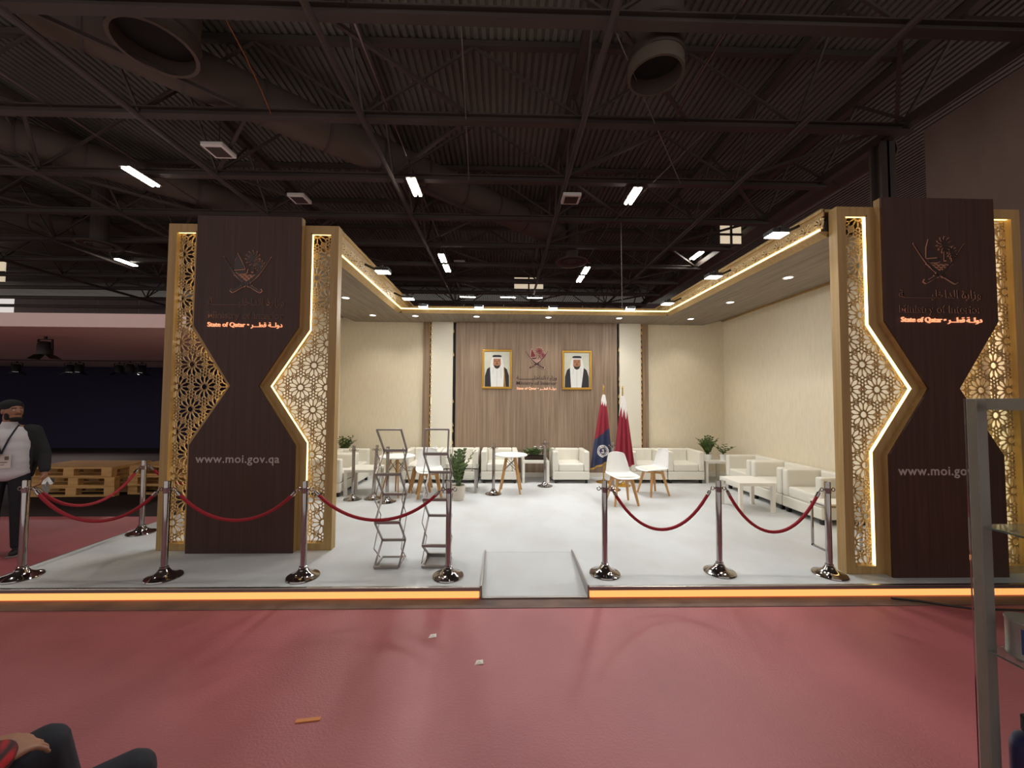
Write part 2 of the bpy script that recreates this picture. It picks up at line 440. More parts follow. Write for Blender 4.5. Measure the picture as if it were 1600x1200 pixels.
def emblem_mb(size, y0, y1, grow=0., keys=None, mi=0):
    mb = MB(); nn = 0
    for k, polys in emblem_polys().items():
        if keys and k not in keys: continue
        for po in polys:
            cx = sum(q[0] for q in po) / len(po); cz = sum(q[1] for q in po) / len(po)
            pp = []
            for x, z in po:
                d = sqrt((x - cx) ** 2 + (z - cz) ** 2) + 1e-6
                pp.append(((x + (x - cx) / d * grow) * size, (z + (z - cz) / d * grow) * size))
            mb.prism(pp, y0 - .0002 * nn, y1, mi); nn += 1
    return mb
ARB1 = '\uFE94\u0640\u0640\u0640\u0640\u0640\u0640\u0640\u0640\u0640\uFEF4\uFEE0\uFEA7\uFE8D\uFEAA\uFEDF\uFE8D \uFE93\uFEAD\uFE8D\uFEAF\uFEED'
ARB2 = '\uFEAE\u0640\u0640\u0640\uFEC4\uFED7 \uFE94\u0640\u0640\uFEDF\uFEED\uFEA9'

# ------------------------------------------------------------------ pillars
PW = 1.925
def pillar(x0, yd, label, backing):
    t = thing('gate_pillar', label, 'pillar', (x0, yd, S))
    c = PW / 2; hw = .578; wa = .155
    zt, zk1, za, zk0 = 3.75, 2.50, 1.832, 1.175
    dark = [(c - hw, 0), (c + hw, 0), (c + hw, zk0), (c + wa, za), (c + hw, zk1), (c + hw, zt), (c - hw, zt), (c - hw, zk1), (c - wa, za), (c - hw, zk0)]
    obj('dark_panel', MB().prism(dark, 0, .02), DARKWOOD, t)
    obj('panel_edge', MB().prism(dark, .02, .085), GOLD, t)
    G = .085; T = .10; ZT = 3.69
    b = .07; zb = .075; zz = ZT - .085; fr = .09
    ob = [(hw + b, zb), (hw + b, zk0 + .02), (wa + b, za), (hw + b, zk1 - .02), (hw + b, zz)]
    mb = MB()
    mb.box(0, fr, G, G + T, 0, ZT); mb.box(PW - fr, PW, G, G + T, 0, ZT)
    mid = [(c + u, z) for u, z in ob] + [(c - u, z) for u, z in reversed(ob)]
    mb.prism(mid, G, G + T)
    mb.box(fr, PW - fr, G, G + T, 0, zb); mb.box(fr, PW - fr, G, G + T, zz, ZT)
    for s in (-1, 1):
        inner = [(c + s * u, z) for u, z in ob]; outer = [(c + s * (u + .012), z) for u, z in ob]
        for i in range(len(ob) - 1): mb.prism([inner[i], inner[i + 1], outer[i + 1], outer[i]], G, G + .006)
        mb.box(min(c + s * (hw + b), c + s * (c - fr)), max(c + s * (hw + b), c + s * (c - fr)), G, G + .012, zz - .014, zz)
    obj('frame', mb, GOLD, t)
    for s in (-1, 1):
        poly = [(c + s * u, z) for u, z in ob] + [(c + s * (c - fr), zz), (c + s * (c - fr), zb)]
        obj('lattice_panel', lattice_mb(poly, .295, c + s * .545, za - .01, G + .058, .0102, .010), GOLDLAT, t)
        led = MB()
        for (u, z), (u2, z2) in zip(ob, ob[1:]):
            p1 = (c + s * (u + .003), z); p2 = (c + s * (u2 + .003), z2)
            q1 = (c + s * (u + .008), z); q2 = (c + s * (u2 + .008), z2)
            led.prism([p1, p2, q2, q1], G + .009, G + .046)
        led.box(min(c + s * (hw + b), c + s * (c - fr)), max(c + s * (hw + b), c + s * (c - fr)), G + .02, G + .045, zz - .008, zz - .003)
        obj('led_tape', led, LED, t)
    if backing:
        obj('backing_board', MB().box(c + .2, PW + .26, G + T + .16, G + T + .18, 0, ZT), IVORY, t)
        for u in (PW - fr + .03, c + .20): obj('led_tape', MB().box(u, u + .03, G + T + .002, G + T + .012, .1, ZT - .1), ADDLIGHT, t)  # hidden glowing strips added to brighten the backing board
    xc = c - .01
    obj('emblem', shift(emblem_mb(.50, -.006, 0, .012), xc, 0, 3.13), LETGLOW, t)
    obj('emblem_face', shift(emblem_mb(.50, -.014, -.006, -.004), xc, 0, 3.13), LETDARK, t)
    for body, w, z, ms in ((ARB1, .84, 2.735, 0), ('Ministry of Interior', .84, 2.585, 0)):
        obj('lettering_edge', shift(text_mb(body, w, .006, .009), xc, 0, z), LETGLOW, t)
        obj('lettering', shift(text_mb(body, w, .008, 0), xc, -.006, z), LETDARK, t)
    o = obj('lit_lettering', shift(text_mb('State of Qatar \u2022 ' + ARB2, .82, .012, .003), xc, 0, 2.49), ORANGEL, t)
    o['label'] = 'glowing orange lettering'
    obj('web_address', shift(text_mb('www.moi.gov.qa', .91, .004, .012, font_spacing=1.08), c - .045, 0, .985), SILVERL, t)
    return t
pillar(-3.835, 4.365, 'tall dark wood pillar with gold lattice sides standing behind the red rope on the left', False)
pillar(3.395, 3.72, 'tall dark wood pillar with gold lattice sides partly hidden by the glass display case', True)

# ------------------------------------------------------------------ canopy
CAN = thing('canopy', 'u-shaped wooden canopy with lit gold lattice fascia above the seating', 'canopy')
ZS = 3.52
for a in ((-3.33, -2.12, 4.56, YW), (3.39, 4.57, 3.92, YW), (-2.12, 3.39, 7.76, YW)):
    obj('soffit_panel', MB().box(a[0], a[1], a[2], a[3], ZS, ZS + .03), SOFF, CAN)
def lip(p, q, n, name='lip'):
    """sloped band rising from the soffit edge towards the opening (n = inward direction)"""
    nx, ny = n
    vs = []
    for (x, y), e in ((p, 0), (q, 1)):
        for u, z in ((0, ZS), (.085, ZS + .045), (.085, ZS + .06), (-.03, ZS + .06)):
            vs.append((x + nx * u, y + ny * u, z))
    return MB().add(vs, [(0, 4, 5, 1), (1, 5, 6, 2), (2, 6, 7, 3), (3, 7, 4, 0), (0, 1, 2, 3), (7, 6, 5, 4)])
obj('lip', lip((-2.12, 4.56), (-2.12, 7.76), (1, 0)), GOLD, CAN)
obj('lip', lip((3.39, 3.92), (3.39, 7.76), (-1, 0)), GOLD, CAN)
obj('lip', lip((-2.04, 7.76), (3.31, 7.76), (0, -1)), GOLD, CAN)
def ledbar(x0, x1, y0, y1): obj('led_tape', MB().box(x0, x1, y0, y1, ZS + .061, ZS + .085), LED, CAN)
ledbar(-2.047, -2.037, 4.56, 7.68); ledbar(3.307, 3.317, 3.92, 7.68); ledbar(-2.036, 3.306, 7.68, 7.69)
for s, xa, ya, lean in ((1, -2.055, 4.56, 20), (-1, 3.335, 3.915, -6)):
    # leaning lattice band: local x along +y, local z up the slope
    L = YW - .05 - ya; Hh = .225
    poly = [(0, .005), (L, .005), (L, .15), (0, .15)]
    mb = lattice_mb(poly, .21, .03, .075, 0, .017, .012)
    ang = radians(lean)
    def place(m):
        out = []
        for x, y, z in m.v:
            out.append((xa + s * (z * sin(ang) + y * cos(ang)), ya + x, ZS + .07 + z * cos(ang) - y * sin(ang)))
        m.v = out; return m
    obj('lattice_band', place(mb), FASC, CAN)
    obj('upper_board', place(MB().box(0, L, -.006, .006, .15, Hh)), GOLD, CAN)
    obj('lattice_backing', place(MB().box(0, L, -.05, -.045, .0, .16)), BLACKP, CAN)
    xt = xa + s * Hh * sin(ang)
    obj('top_trim', MB().box(min(xt, xt + s * .03), max(xt, xt + s * .03), ya, YW + .02, ZS + .265, 3.82), GOLD, CAN)
    obj('cover_board', MB().box(min(xt - s * 1.4, xt), max(xt - s * 1.4, xt), ya, YW + .1, 3.785, 3.815), GOLD, CAN)
obj('rear_board', MB().box(-2.05, 3.3, YW - .55, YW - .52, ZS + .03, 3.76), GOLD, CAN)
for xa, xb, y0 in ((4.57, 5.03, 3.92), (-3.33, -3.62, 5.3)):  # sloped boards added to close gaps where outside light leaked in
    obj('light_leak_cover', MB().add([(xa, y0, ZS), (xa, YW, ZS), (xb, YW, 3.64), (xb, y0, 3.64), (xa, y0, ZS + .02), (xa, YW, ZS + .02), (xb, YW, 3.66), (xb, y0, 3.66)], [(0, 1, 2, 3), (7, 6, 5, 4), (0, 4, 5, 1), (1, 5, 6, 2), (2, 6, 7, 3), (3, 7, 4, 0)]), SOFF, CAN)

# downlights: recessed discs in the soffit
dl = None
DLP = [(-2.70, 6.62, 'first downlight in the left soffit counted from the pillar'), (-2.70, 8.0, 'downlight in the rear corner of the left soffit'),
       (-1.83, 8.02, 'downlight over the left pale pilaster'), (-.56, 8.02, 'downlight over the left portrait side of the wood panel'),
       (.94, 8.02, 'downlight over the wall emblem'), (2.43, 8.02, 'downlight over the flags'),
       (3.95, 8.02, 'downlight in the rear corner of the right soffit'), (3.96, 6.62, 'middle downlight in the right soffit'),
       (3.96, 5.24, 'downlight in the right soffit nearest the pillar')]
for x, y, lb in DLP:
    if dl is None:
        dl = thing('downlight', 'x', 'downlight', (x, y, ZS), group='recessed downlights in the soffit')
        obj('rim', MB().lathe([(.055, 0), (.055, -.006), (.07, -.006), (.07, 0)], n=20, cap=False), WHITEP, dl)
        obj('lens', MB().lathe([(.0, -.002), (.056, -.002), (.056, .0)], n=20, cap=False), DOWNL, dl)
        dl['label'] = 'round ' + lb; d = dl
    else:
        d = dup(dl, (x, y, ZS), label='round ' + lb)
    li = D.lights.new('downlight_beam', 'SPOT'); li.energy = DOWN_W * 4; li.color = (1, .93, .82); li.spot_size = radians(115); li.spot_blend = .8; li.shadow_soft_size = .05
    lo = D.objects.new('downlight_beam', li); COL.objects.link(lo); lo.location = (x, y, ZS - .02)

# floodlights on short arms
fl = None
FLP = [(-1.72, 5.49, 3.60, 1, 'left canopy edge, nearer the left pillar'), (-1.72, 6.97, 3.60, 1, 'left canopy edge, near the rear corner'),
       (-1.56, 7.52, 3.58, 0, 'rear canopy edge at its left end'), (-.48, 7.52, 3.58, 0, 'rear canopy edge, above the left portrait'),
       (.97, 7.52, 3.58, 0, 'rear canopy edge, above the wall emblem'), (2.49, 7.52, 3.58, 0, 'rear canopy edge, above the flags'),
       (3.06, 7.1, 3.60, -1, 'right canopy edge, near the rear corner'), (3.06, 5.52, 3.60, -1, 'right canopy edge, in its middle'),
       (3.06, 4.21, 3.66, -1, 'right canopy edge, nearest the right pillar')]
for x, y, z, s, lb in FLP:
    lb = 'white floodlight on the ' + lb
    rz = {1: 0, -1: pi, 0: -pi / 2}[s]
    if fl is None:
        fl = thing('floodlight', lb, 'floodlight', (x, y, z), rz, 'floodlights along the canopy edge')
        obj('housing', MB().box(-.10, .10, -.085, .085, .0, .05), BLACKP, fl, bevel=.012)
        obj('lens', MB().box(-.09, .09, -.075, .075, -.006, .0), LENS, fl)
        obj('arm', MB().bar((-.09, 0, .03), (-.26, 0, .11), .02, .03), BLACKP, fl)
        obj('bracket', MB().box(-.02, .02, -.1, -.088, .0, .07).box(-.02, .02, .088, .1, .0, .07).box(-.02, .02, -.1, .1, .062, .07), BLACKP, fl)
        f = fl
    else:
        f = dup(fl, (x, y, z), rz, lb)
    li = D.lights.new('floodlight_beam', 'AREA'); li.energy = FLOOD_W; li.color = (.96, .985, 1.0); li.shape = 'RECTANGLE'; li.size = .18; li.size_y = .15
    li.spread = radians(165)
    lo = D.objects.new('floodlight_beam', li); COL.objects.link(lo); lo.location = (x, y, z - .012)
    lo.rotation_euler = (0, {1: -.72, -1: .72, 0: 0}[s], 0) if s else (-.72, 0, 0)

# ------------------------------------------------------------------ roof steel
ZB, ZT = 8.93, 10.92
XN = [-3.58 + 5.57 * i for i in range(-7, 3)]
YN = [6.95 + 2.68 * k for k in range(0, 10)]
_br = {}
def brace_mesh(L, w):
    k = (round(L, 3), w)
    if k not in _br: _br[k] = MB().box(0, L, -w / 2, w / 2, -w / 2, w / 2).mesh('brace'); _br[k].materials.append(STEEL)
    return _br[k]
def brace(p, q, w, par, name='brace'):
    p = Vector(p); q = Vector(q); d = q - p
    o = D.objects.new(name, brace_mesh(d.length, w)); COL.objects.link(o); o.parent = par; o.location = p
    o.rotation_mode = 'QUATERNION'; o.rotation_quaternion = d.to_track_quat('X', 'Z'); return o
names = ['first', 'second', 'third', 'fourth', 'fifth', 'sixth', 'seventh', 'eighth', 'ninth', 'tenth']
for k, y in enumerate(YN):
    t = thing('roof_truss', 'dark steel truss crossing the hall roof, %s from the front' % names[k], 'truss', (0, y, ZB), group='cross trusses under the roof')
    obj('bottom_chord', MB().box(-44, 10.6, -.11, .11, -.1, -.07).box(-44, 10.6, -.015, .015, -.07, .07).box(-44, 10.6, -.11, .11, .07, .1), STEEL, t)
    obj('top_chord', MB().box(-44, 10.6, -.08, .08, ZT - ZB - .1, ZT - ZB + .05), STEEL, t)
    for i, xn in enumerate(XN):
        if xn < -27: continue
        if i + 1 < len(XN):
            xm = xn + 2.785
            brace((xn, 0, .08), (xm, 0, ZT - ZB - .08), .055, t); brace((xn + 5.57, 0, .08), (xm, 0, ZT - ZB - .08), .055, t)
onames = {XN[3]: 'far left', XN[4]: 'second from the left', XN[5]: 'third from the left', XN[6]: 'above the left pillar', XN[7]: 'left of the stand centre', XN[8]: 'right of the stand centre', XN[9]: 'above the right pillar'}
for xn in XN[3:]:
    t = thing('roof_girder', 'dark steel girder running towards the far wall, %s' % onames[xn], 'girder', (xn, 0, ZB), group='long girders under the roof')
    obj('bottom_chord', MB().tube([(0, 3, -.1), (0, 31.5, -.1)], .075, 8), STEEL, t, smooth=True)
    obj('top_chord', MB().box(-.1, .1, 3, 31.5, ZT - ZB - .28, ZT - ZB - .1), STEEL, t)
    for y0, y1 in zip(YN, YN[1:]):
        ym = (y0 + y1) / 2
        brace((0, y0, 0), (0, ym, ZT - ZB - .2), .055, t); brace((0, y1, 0), (0, ym, ZT - ZB - .2), .055, t)
    for k, (y0, y1) in enumerate(zip(YN, YN[1:])):
        if k % 2 == 0: brace((0, y0, .1), (2.7, y1, .1), .08, t, 'wind_brace')
        else: brace((2.7, y0, .1), (0, y1, .1), .08, t, 'wind_brace')
t = thing('roof_girder', 'dark steel edge girder and post beside the tall brown wall', 'girder', (10.5, 0, 0), group='long girders under the roof')
obj('post', MB().box(-.2, .2, 10.1, 10.16, 0, 9.0).box(-.2, .2, 10.4, 10.46, 0, 9.0).box(-.03, .03, 10.1, 10.46, 0, 9.0), STEEL, t)
obj('bottom_chord', MB().box(-.12, .12, 3, 32, 8.95, 9.2), STEEL, t)
obj('top_chord', MB().box(-.12, .12, 3, 32, 10.6, 10.85), STEEL, t)
for y0, y1 in zip(YN, YN[1:]):
    brace((0, y0, 9.2), (0, (y0 + y1) / 2, 10.6), .07, t); brace((0, y1, 9.2), (0, (y0 + y1) / 2, 10.6), .07, t)

# conduits with tube lights
def tube_light(x, y, z, label, rz=0):
    global TLP
    if TLP is None:
        TLP = thing('tube_light', label, 'ceiling light', (x, y, z), rz, 'twin tube lights under the roof')
        obj('tray', MB().box(-.16, .16, -.55, .55, .03, .07), STEEL, TLP)
        for s in (-.085, .085): obj('tube', MB().box(s - .04, s + .04, -.5, .5, -.015, .03), TUBE, TLP)
        for s in (-.45, .45): obj('hanger', MB().box(-.01, .01, s - .01, s + .01, .07, .6), STEEL, TLP)
        return TLP
    return dup(TLP, (x, y, z), rz, label)
TLP = None
for x, y, z, lb, rz in ((-2.9, 12.3, 8.6, 'bright twin tube light above the left half of the stand', 0), (-11.25, 12.0, 8.6, 'bright twin tube light high above the left pillar', 0),
                        (4.3, 12.6, 8.6, 'bright twin tube light above the right half of the stand', 0), (-2.9, 18.1, 8.42, 'nearer of two small twin lights left of centre', 0),
                        (-2.9, 19.5, 8.42, 'farther of two small twin lights left of centre', 0), (4.25, 19.8, 8.5, 'nearer of two small twin lights right of centre', 0),
                        (4.25, 21.2, 8.5, 'farther of two small twin lights right of centre', 0), (-19.6, 20.3, 8.77, 'distant tube light just left of the left pillar', 0),
                        (-2.4, 25.71, 8.62, 'distant tube light turned crosswise above the left portrait', pi / 2), (.3, 25.71, 8.62, 'distant tube light turned crosswise above the wall emblem', pi / 2),
                        (2.1, 25.71, 8.62, 'distant tube light turned crosswise right of the wall emblem', pi / 2),
                        (-2.9, 5.4, 8.6, 'added unseen twin tube light high above the platform front', 0), (-11.25, 5.2, 8.6, 'added unseen twin tube light high above the standing man', 0), (4.3, 5.6, 8.6, 'added unseen twin tube light high above the right of the platform', 0),  # three unseen tube lights added to brighten the left of the hall
                        (10.0, 19.6, 9.3, 'distant slanting tube light above the right canopy edge', 0)):
    o = tube_light(x, y, z, lb, rz)
    if rz: o.scale = (.4, 1, .5)
    if y < 14:
        li = D.lights.new('tube_glow', 'AREA'); li.energy = 105; li.color = (1, .95, .88); li.shape = 'RECTANGLE'; li.size = .3; li.size_y = 1.0
        lo = D.objects.new('tube_glow', li); COL.objects.link(lo); lo.location = (x, y, z - .03)
for x, lb in ((-2.9, 'left half of the stand'), (-11.25, 'left pillar'), (4.3, 'right half of the stand')):
    tag(obj('light_conduit', MB().tube([(x, 4, 9.0), (x, 30, 9.0)], .022, 6), ALU), 'thin bright conduit carrying tube lights above the ' + lb, 'conduit', 'conduits under the roof')
# glowing roof windows far away
for i, (x, y, z, w, h, lb) in enumerate(((1.9, 30, 11.0, 1.9, .9, 'far pale lit panel between the two portraits, high up'), (-38.5, 30, 11.4, 3.2, 1.5, 'far pale lit panel at the left end of the hall'),
                                         (15.3, 25, 12.2, 1.5, 1.2, 'far pale lit panel behind the right canopy edge'))):
    pass
LITP = mat('lit_roof_panel', rgb(240, 225, 190), .6, emit=.55, ecol=(1, .84, .6, 1))
for x, y, z, w, h, lb in ((1.65, 25.2, 9.45, 1.9, .75, 'far pale lit panel above the wall emblem under the roof'), (-33.2, 25.2, 9.75, 2.6, 1.3, 'far pale lit panel at the left end of the roof'),
                          (9.9, 16.4, 9.05, .9, .85, 'pale lit panel beyond the right canopy edge')):
    t = thing('lit_panel', lb, 'light', (x, y, z), group='lit panels under the roof')
    obj('screen', MB().box(-w / 2, w / 2, .0, .06, -h / 2, h / 2), LITP, t)
    obj('frame', MB().box(-w / 2 - .05, w / 2 + .05, -.03, .02, -h / 2 - .06, -h / 2).box(-w / 2 - .05, w / 2 + .05, -.03, .02, h / 2, h / 2 + .06).box(-w / 2 - .05, w / 2 + .05, -.03, .0, -.06, .04).box(-.05, .05, -.03, .0, -h / 2, h / 2), STEEL, t)
    obj('hanger', MB().box(-w / 2, -w / 2 + .03, .0, .03, h / 2 + .06, 11.0 - z).box(w / 2 - .03, w / 2, .0, .03, h / 2 + .06, 11.0 - z), STEEL, t)

# air ducts
def duct(p, q, r, label, bands=8):
    p = Vector(p); q = Vector(q); L = (q - p).length
    t = thing('air_duct', label, 'duct', p, rot=(q - p).to_track_quat('Z', 'Y').to_euler(), group='large round air ducts')
    obj('pipe', MB().lathe([(r * .9, 0), (r, 0), (r, L), (r * .9, L)], n=28, cap=False), DUCT, t, smooth=True)
    for i in range(bands):
        z = L * (i + .5) / bands
        obj('band', MB().lathe([(r, z - .03), (r + .025, z - .03), (r + .025, z + .03), (r, z + .03)], n=28, cap=False), STEEL, t, smooth=True)
    obj('end_cap', MB().lathe([(0, .05), (r * .9, .05), (r * .9, .08), (0, .08)], n=28, cap=False), DUCTIN, t)  # dark discs at both ends paint the open duct's inner shade
    for f in (.2, .8):
        q2 = p.lerp(q, f); ax = (q - p).normalized()
        if abs(ax.z) < .5:
            mm = (t.rotation_euler.to_matrix().inverted())
            a_ = mm @ Vector((0, 0, r * .97)) + Vector((0, 0, L * f)); b_ = mm @ Vector((0, 0, 11.02 - q2.z)) + Vector((0, 0, L * f))
            obj('hanger', MB().bar(a_, b_, .03, up=(1, 0, 0)), STEEL, t)
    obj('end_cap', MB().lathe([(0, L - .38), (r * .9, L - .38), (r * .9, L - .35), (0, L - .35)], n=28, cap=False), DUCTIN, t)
    return t
duct((-9.6, 7.6, 9.75), (2.6, 18.4, 9.75), .55, 'long grey air duct running diagonally under the roof sheets', 10)
duct((-16.6, 10.4, 9.8), (-10.4, 16.6, 9.8), .5, 'grey air duct above the left pillar, behind the long one', 6)
duct((-25, 16.6, 9.8), (-19.6, 18.9, 9.8), .5, 'short grey air duct at the left end of the roof', 4)
duct((-7.3, 7.92, 10.95), (-7.25, 7.9, 9.0), .74, 'wide dark downward duct mouth at the top left', 3)
duct((3.12, 7.70, 10.93), (3.14, 7.75, 8.55), .56, 'dark downward duct mouth above the right half of the stand', 4)
duct((12.6, 12.2, 10.2), (12.0, 31, 10.2), .45, 'dark pipe duct running back beside the right roof edge', 6)

# round diffusers and white speaker boxes
dfp = None
for x, y, z, lb in ((-17.6, 17.0, 8.35, 'round air diffuser left of the left pillar'), (3.25, 18.2, 8.35, 'round air diffuser above the right portrait')):
    if dfp is None:
        dfp = thing('air_diffuser', lb, 'diffuser', (x, y, z), group='round air diffusers')
        obj('plate', MB().lathe([(0, .06), (.75, .06), (.78, .02), (.70, 0), (.62, .05), (0, .05)], n=28, cap=False), DUCT, dfp, smooth=True)
        obj('ring', MB().torus((0, 0, .02), .42, .035, 'z', 24, 6), STEEL, dfp); obj('core', MB().lathe([(0, 0), (.18, .0), (.2, .05)], n=16, cap=False), DUCT, dfp)
        obj('neck', MB().lathe([(.3, .06), (.3, 2.62)], n=16, cap=False), STEEL, dfp)
    else: dup(dfp, (x, y, z), 0, lb)
spk = None
for x, y, z, lb in ((-8.1, 10.9, 8.75, 'white grilled box nearest the left pillar top'), (-7.4, 13.9, 8.95, 'small white box hanging above the left pillar'), (2.25, 12.8, 8.55, 'white grilled box hanging right of centre'),
                    (-2.45, 21.3, 9.3, 'pale box on the truss left of centre')):
    if spk is None:
        spk = thing('ceiling_speaker', lb, 'speaker', (x, y, z), group='white boxes under the roof')
        obj('box', MB().box(-.3, .3, -.3, .3, 0, .12), WHITEP, spk, bevel=.02)
        obj('grille', MB().box(-.22, .22, -.22, .22, -.01, 0), STEEL, spk); obj('rod', MB().box(-.01, .01, -.01, .01, .12, 2), STEEL, spk)
    else: dup(spk, (x, y, z), 0, lb)

# cables hanging from the roof
CAB = mat('grey_cable', rgb(120, 110, 104), .6)
for pts, lb in (([(-.83, 6.95, 8.86), (-1.15, 12.31, 8.86)], 'thin wire between the first trusses left of centre'),
                ([(2.0, 6.95, 8.86), (5.8, 12.31, 8.86)], 'slanting wire from the first truss towards the right'),
                ([(4.63, 14.99, 8.86), (4.68, 14.99, 3.2)], 'thin cable dropping behind the rear canopy, right of the flags'),
                ([(5.3, 9.63, 8.86), (4.3, 14.99, 8.86)], 'long thin wire above the right canopy'),
                ([(-5.2, 6.95, 8.86), (-5.45, 8.0, 8.95), (-5.75, 9.0, 9.05), (-5.85, 9.63, 8.85)], 'orange cable loop beside the long air duct')):
    m = CAB if 'orange' not in lb else mat('orange_cable', rgb(150, 84, 40), .6)
    tag(obj('hanging_cable', MB().tube(pts, .012, 5), m), lb, 'cable')

# spotlights of the neighbouring stand
sp = None
for i, (x, y, z, rx, lb, on) in enumerate(((-8.09, 7.0, 2.60, 0, 'large black spotlight under the front of the pale canopy', 0), (-14.67, 12.0, 2.6, 0, 'lit spotlight leftmost in the rear row on the pale canopy', 1),
                                    (-13.1, 12.0, 2.6, 0, 'lit spotlight left of the middle pair on the pale canopy', 1), (-12.72, 11.9, 2.60, .0, 'small lit spotlight right of the middle pair on the pale canopy', 1),
                                    (-11.65, 12.0, 2.6, 0, 'dark spotlight in the right group on the pale canopy', 0), (-10.95, 11.6, 2.60, .0, 'small dark spotlight between the right group on the pale canopy', 0), (-10.98, 12.0, 2.6, 0, 'lit spotlight nearest the left pillar on the pale canopy', 1))):
    t = thing('spotlight', lb, 'spotlight', (x, y, z), group='stage spotlights under the pale canopy')
    k = .75 if 'small' in lb else 1
    obj('can', MB().lathe([(.0, .17), (.07, .17), (.1, .12), (.1, -.06), (.09, -.06), (.09, -.02)], n=16, cap=False), BLACKP, t, smooth=True)
    obj('lens', MB().lathe([(0, -.045), (.09, -.045)], n=16, cap=False), LENS if on else BLACKP, t)
    obj('yoke', MB().bar((-.12, 0, .05), (-.12, 0, .21), .015, .03).bar((.12, 0, .05), (.12, 0, .21), .015, .03).bar((-.12, 0, .21), (.12, 0, .21), .03, .015).bar((0, 0, .21), (0, 0, .262), .03), BLACKP, t)
    for s in (-1, 1): obj('barn_door', MB().add([(s * .09, -.08, -.06), (s * .09, .08, -.06), (s * .2, .1, -.14), (s * .2, -.1, -.14)], [(0, 1, 2, 3)]), BLACKP, t)
    t.rotation_euler = (0, 0, .3 * (i % 3))
    if on:
        li = D.lights.new('spotlight_beam', 'SPOT'); li.energy = 120; li.color = (1, .95, .9); li.spot_size = radians(110); li.spot_blend = .7; li.shadow_soft_size = .06
        lo = D.objects.new('spotlight_beam', li); COL.objects.link(lo); lo.location = (x, y - .03, z - .08); lo.rotation_euler = (-.55, 0, .2)

# ------------------------------------------------------------------ back wall: portraits, emblem, writing
SKIN = mat('portrait_skin', rgb(168, 116, 84), .6); GHUTRA = mat('portrait_white_cloth', rgb(226, 226, 222), .7); BISHT = mat('portrait_dark_robe', rgb(36, 34, 38), .7)
PBACK = mat('portrait_backdrop', rgb(196, 198, 180), .6, noise=((5, 5, 5), rgb(206, 206, 192))); BEARD = mat('portrait_beard', rgb(46, 34, 28), .7); PFOLD = mat('portrait_cloth_fold', rgb(190, 194, 198), .7)
def portrait(x, z, label, gold_side):
    YF = YW - .11
    t = thing('framed_portrait', label, 'picture', (x, YF, z))
    w, h = .33, .435
    obj('frame', MB().box(-w, w, -.035, 0, h - .045, h).box(-w, w, -.035, 0, -h, -h + .045).box(-w, -w + .045, -.035, 0, -h + .045, h - .045).box(w - .045, w, -.035, 0, -h + .045, h - .045), BRASS, t, bevel=.008)
    mb = MB().box(-w + .04, w - .04, -.012, 0, -h + .04, h - .04, 0)
    def lay(poly, n, mi): mb.prism(poly, -.012 - .001 * n, -.012 - .001 * (n - 1), mi)
    b = -h + .046
    lay([(-.27, b), (.27, b), (.265, -.15), (.22, .0), (.13, .07), (-.13, .07), (-.22, .0), (-.265, -.15)], 1, 3)
    lay([(-.10, b), (.10, b), (.1, .05), (-.1, .05)], 2, 2)
    lay([(-.13, b), (-.05, b), (-.045, .02), (-.06, .2), (-.09, .29), (-.13, .2), (-.155, .05)], 3, 2)
    lay([(.06, b) if gold_side else (.03, b), (.15, b) if gold_side else (.10, b), (.155, .05), (.13, .2), (.09, .29), (.06, .2), (.045, .02)], 3, 2)
    lay([(-.085, .1), (-.05, .03), (0, .005), (.05, .03), (.085, .1), (.08, .24), (-.08, .24)], 4, 1)
    lay([(-.075, .1), (-.05, .03), (0, .008), (.05, .03), (.075, .1), (.05, .085), (0, .075), (-.05, .085)], 5, 4)
    lay([(-.035, .108), (.035, .108), (.03, .12), (-.03, .12)], 5, 4)
    for s in (-1, 1):
        lay([(s * .02, .17), (s * .055, .17), (s * .055, .18), (s * .02, .18)], 5, 4)
        lay([(s * .015, .195), (s * .06, .195), (s * .06, .205), (s * .015, .2)], 5, 4)
    lay([(-.006, .125), (.008, .125), (.004, .18), (-.003, .18)], 5, 4)
    lay([(-.11, .2), (-.085, .235), (.085, .235), (.11, .2), (.105, .27), (.07, .33), (-.07, .33), (-.105, .27)], 6, 2)
    lay([(-.1, .265), (.1, .265), (.1, .30), (.06, .318), (-.06, .318), (-.1, .30)], 7, 3)
    lay([(-.1, -.1), (-.09, -.1), (-.07, .05), (-.08, .05)], 7, 5); lay([(.09, -.2), (.1, -.2), (.085, .05), (.075, .05)], 7, 5); lay([(-.004, b), (.004, b), (.004, -.02), (-.004, -.02)], 7, 5)
    if gold_side: lay([(.17, b), (.195, b), (.16, .04), (.145, .04)], 7, 6)
    obj('picture', mb, [PBACK, SKIN, GHUTRA, BISHT, BEARD, PFOLD, BRASS], t)
portrait(-.137, 2.468, 'gilt framed portrait left of the wall emblem, man in white headdress and gold-edged robe', True)
portrait(1.643, 2.46, 'gilt framed portrait right of the wall emblem, man in white headdress and plain dark robe', False)
t = thing('wall_sign', 'ministry emblem and lettering on the wood panel between the portraits', 'sign', (.746, YW - .11, 0))
obj('emblem_halo', shift(emblem_mb(.50, -.008, 0, .02), 0, 0, 2.74), PINKL, t)
obj('emblem_sail', shift(emblem_mb(.50, -.02, -.008, 0, ('sail', 'palm')), 0, 0, 2.74), MAROON, t)
obj('emblem_sword', shift(emblem_mb(.50, -.02, -.008, 0, ('sword', 'hilt', 'hull', 'wave')), 0, 0, 2.74), LETDARK, t)
obj('lettering', shift(text_mb(ARB1, .90, .006, .002), 0, 0, 2.245), LETDARK, t)
obj('lettering', shift(text_mb('Ministry of Interior', .90, .006, .002), 0, 0, 2.125), LETDARK, t)
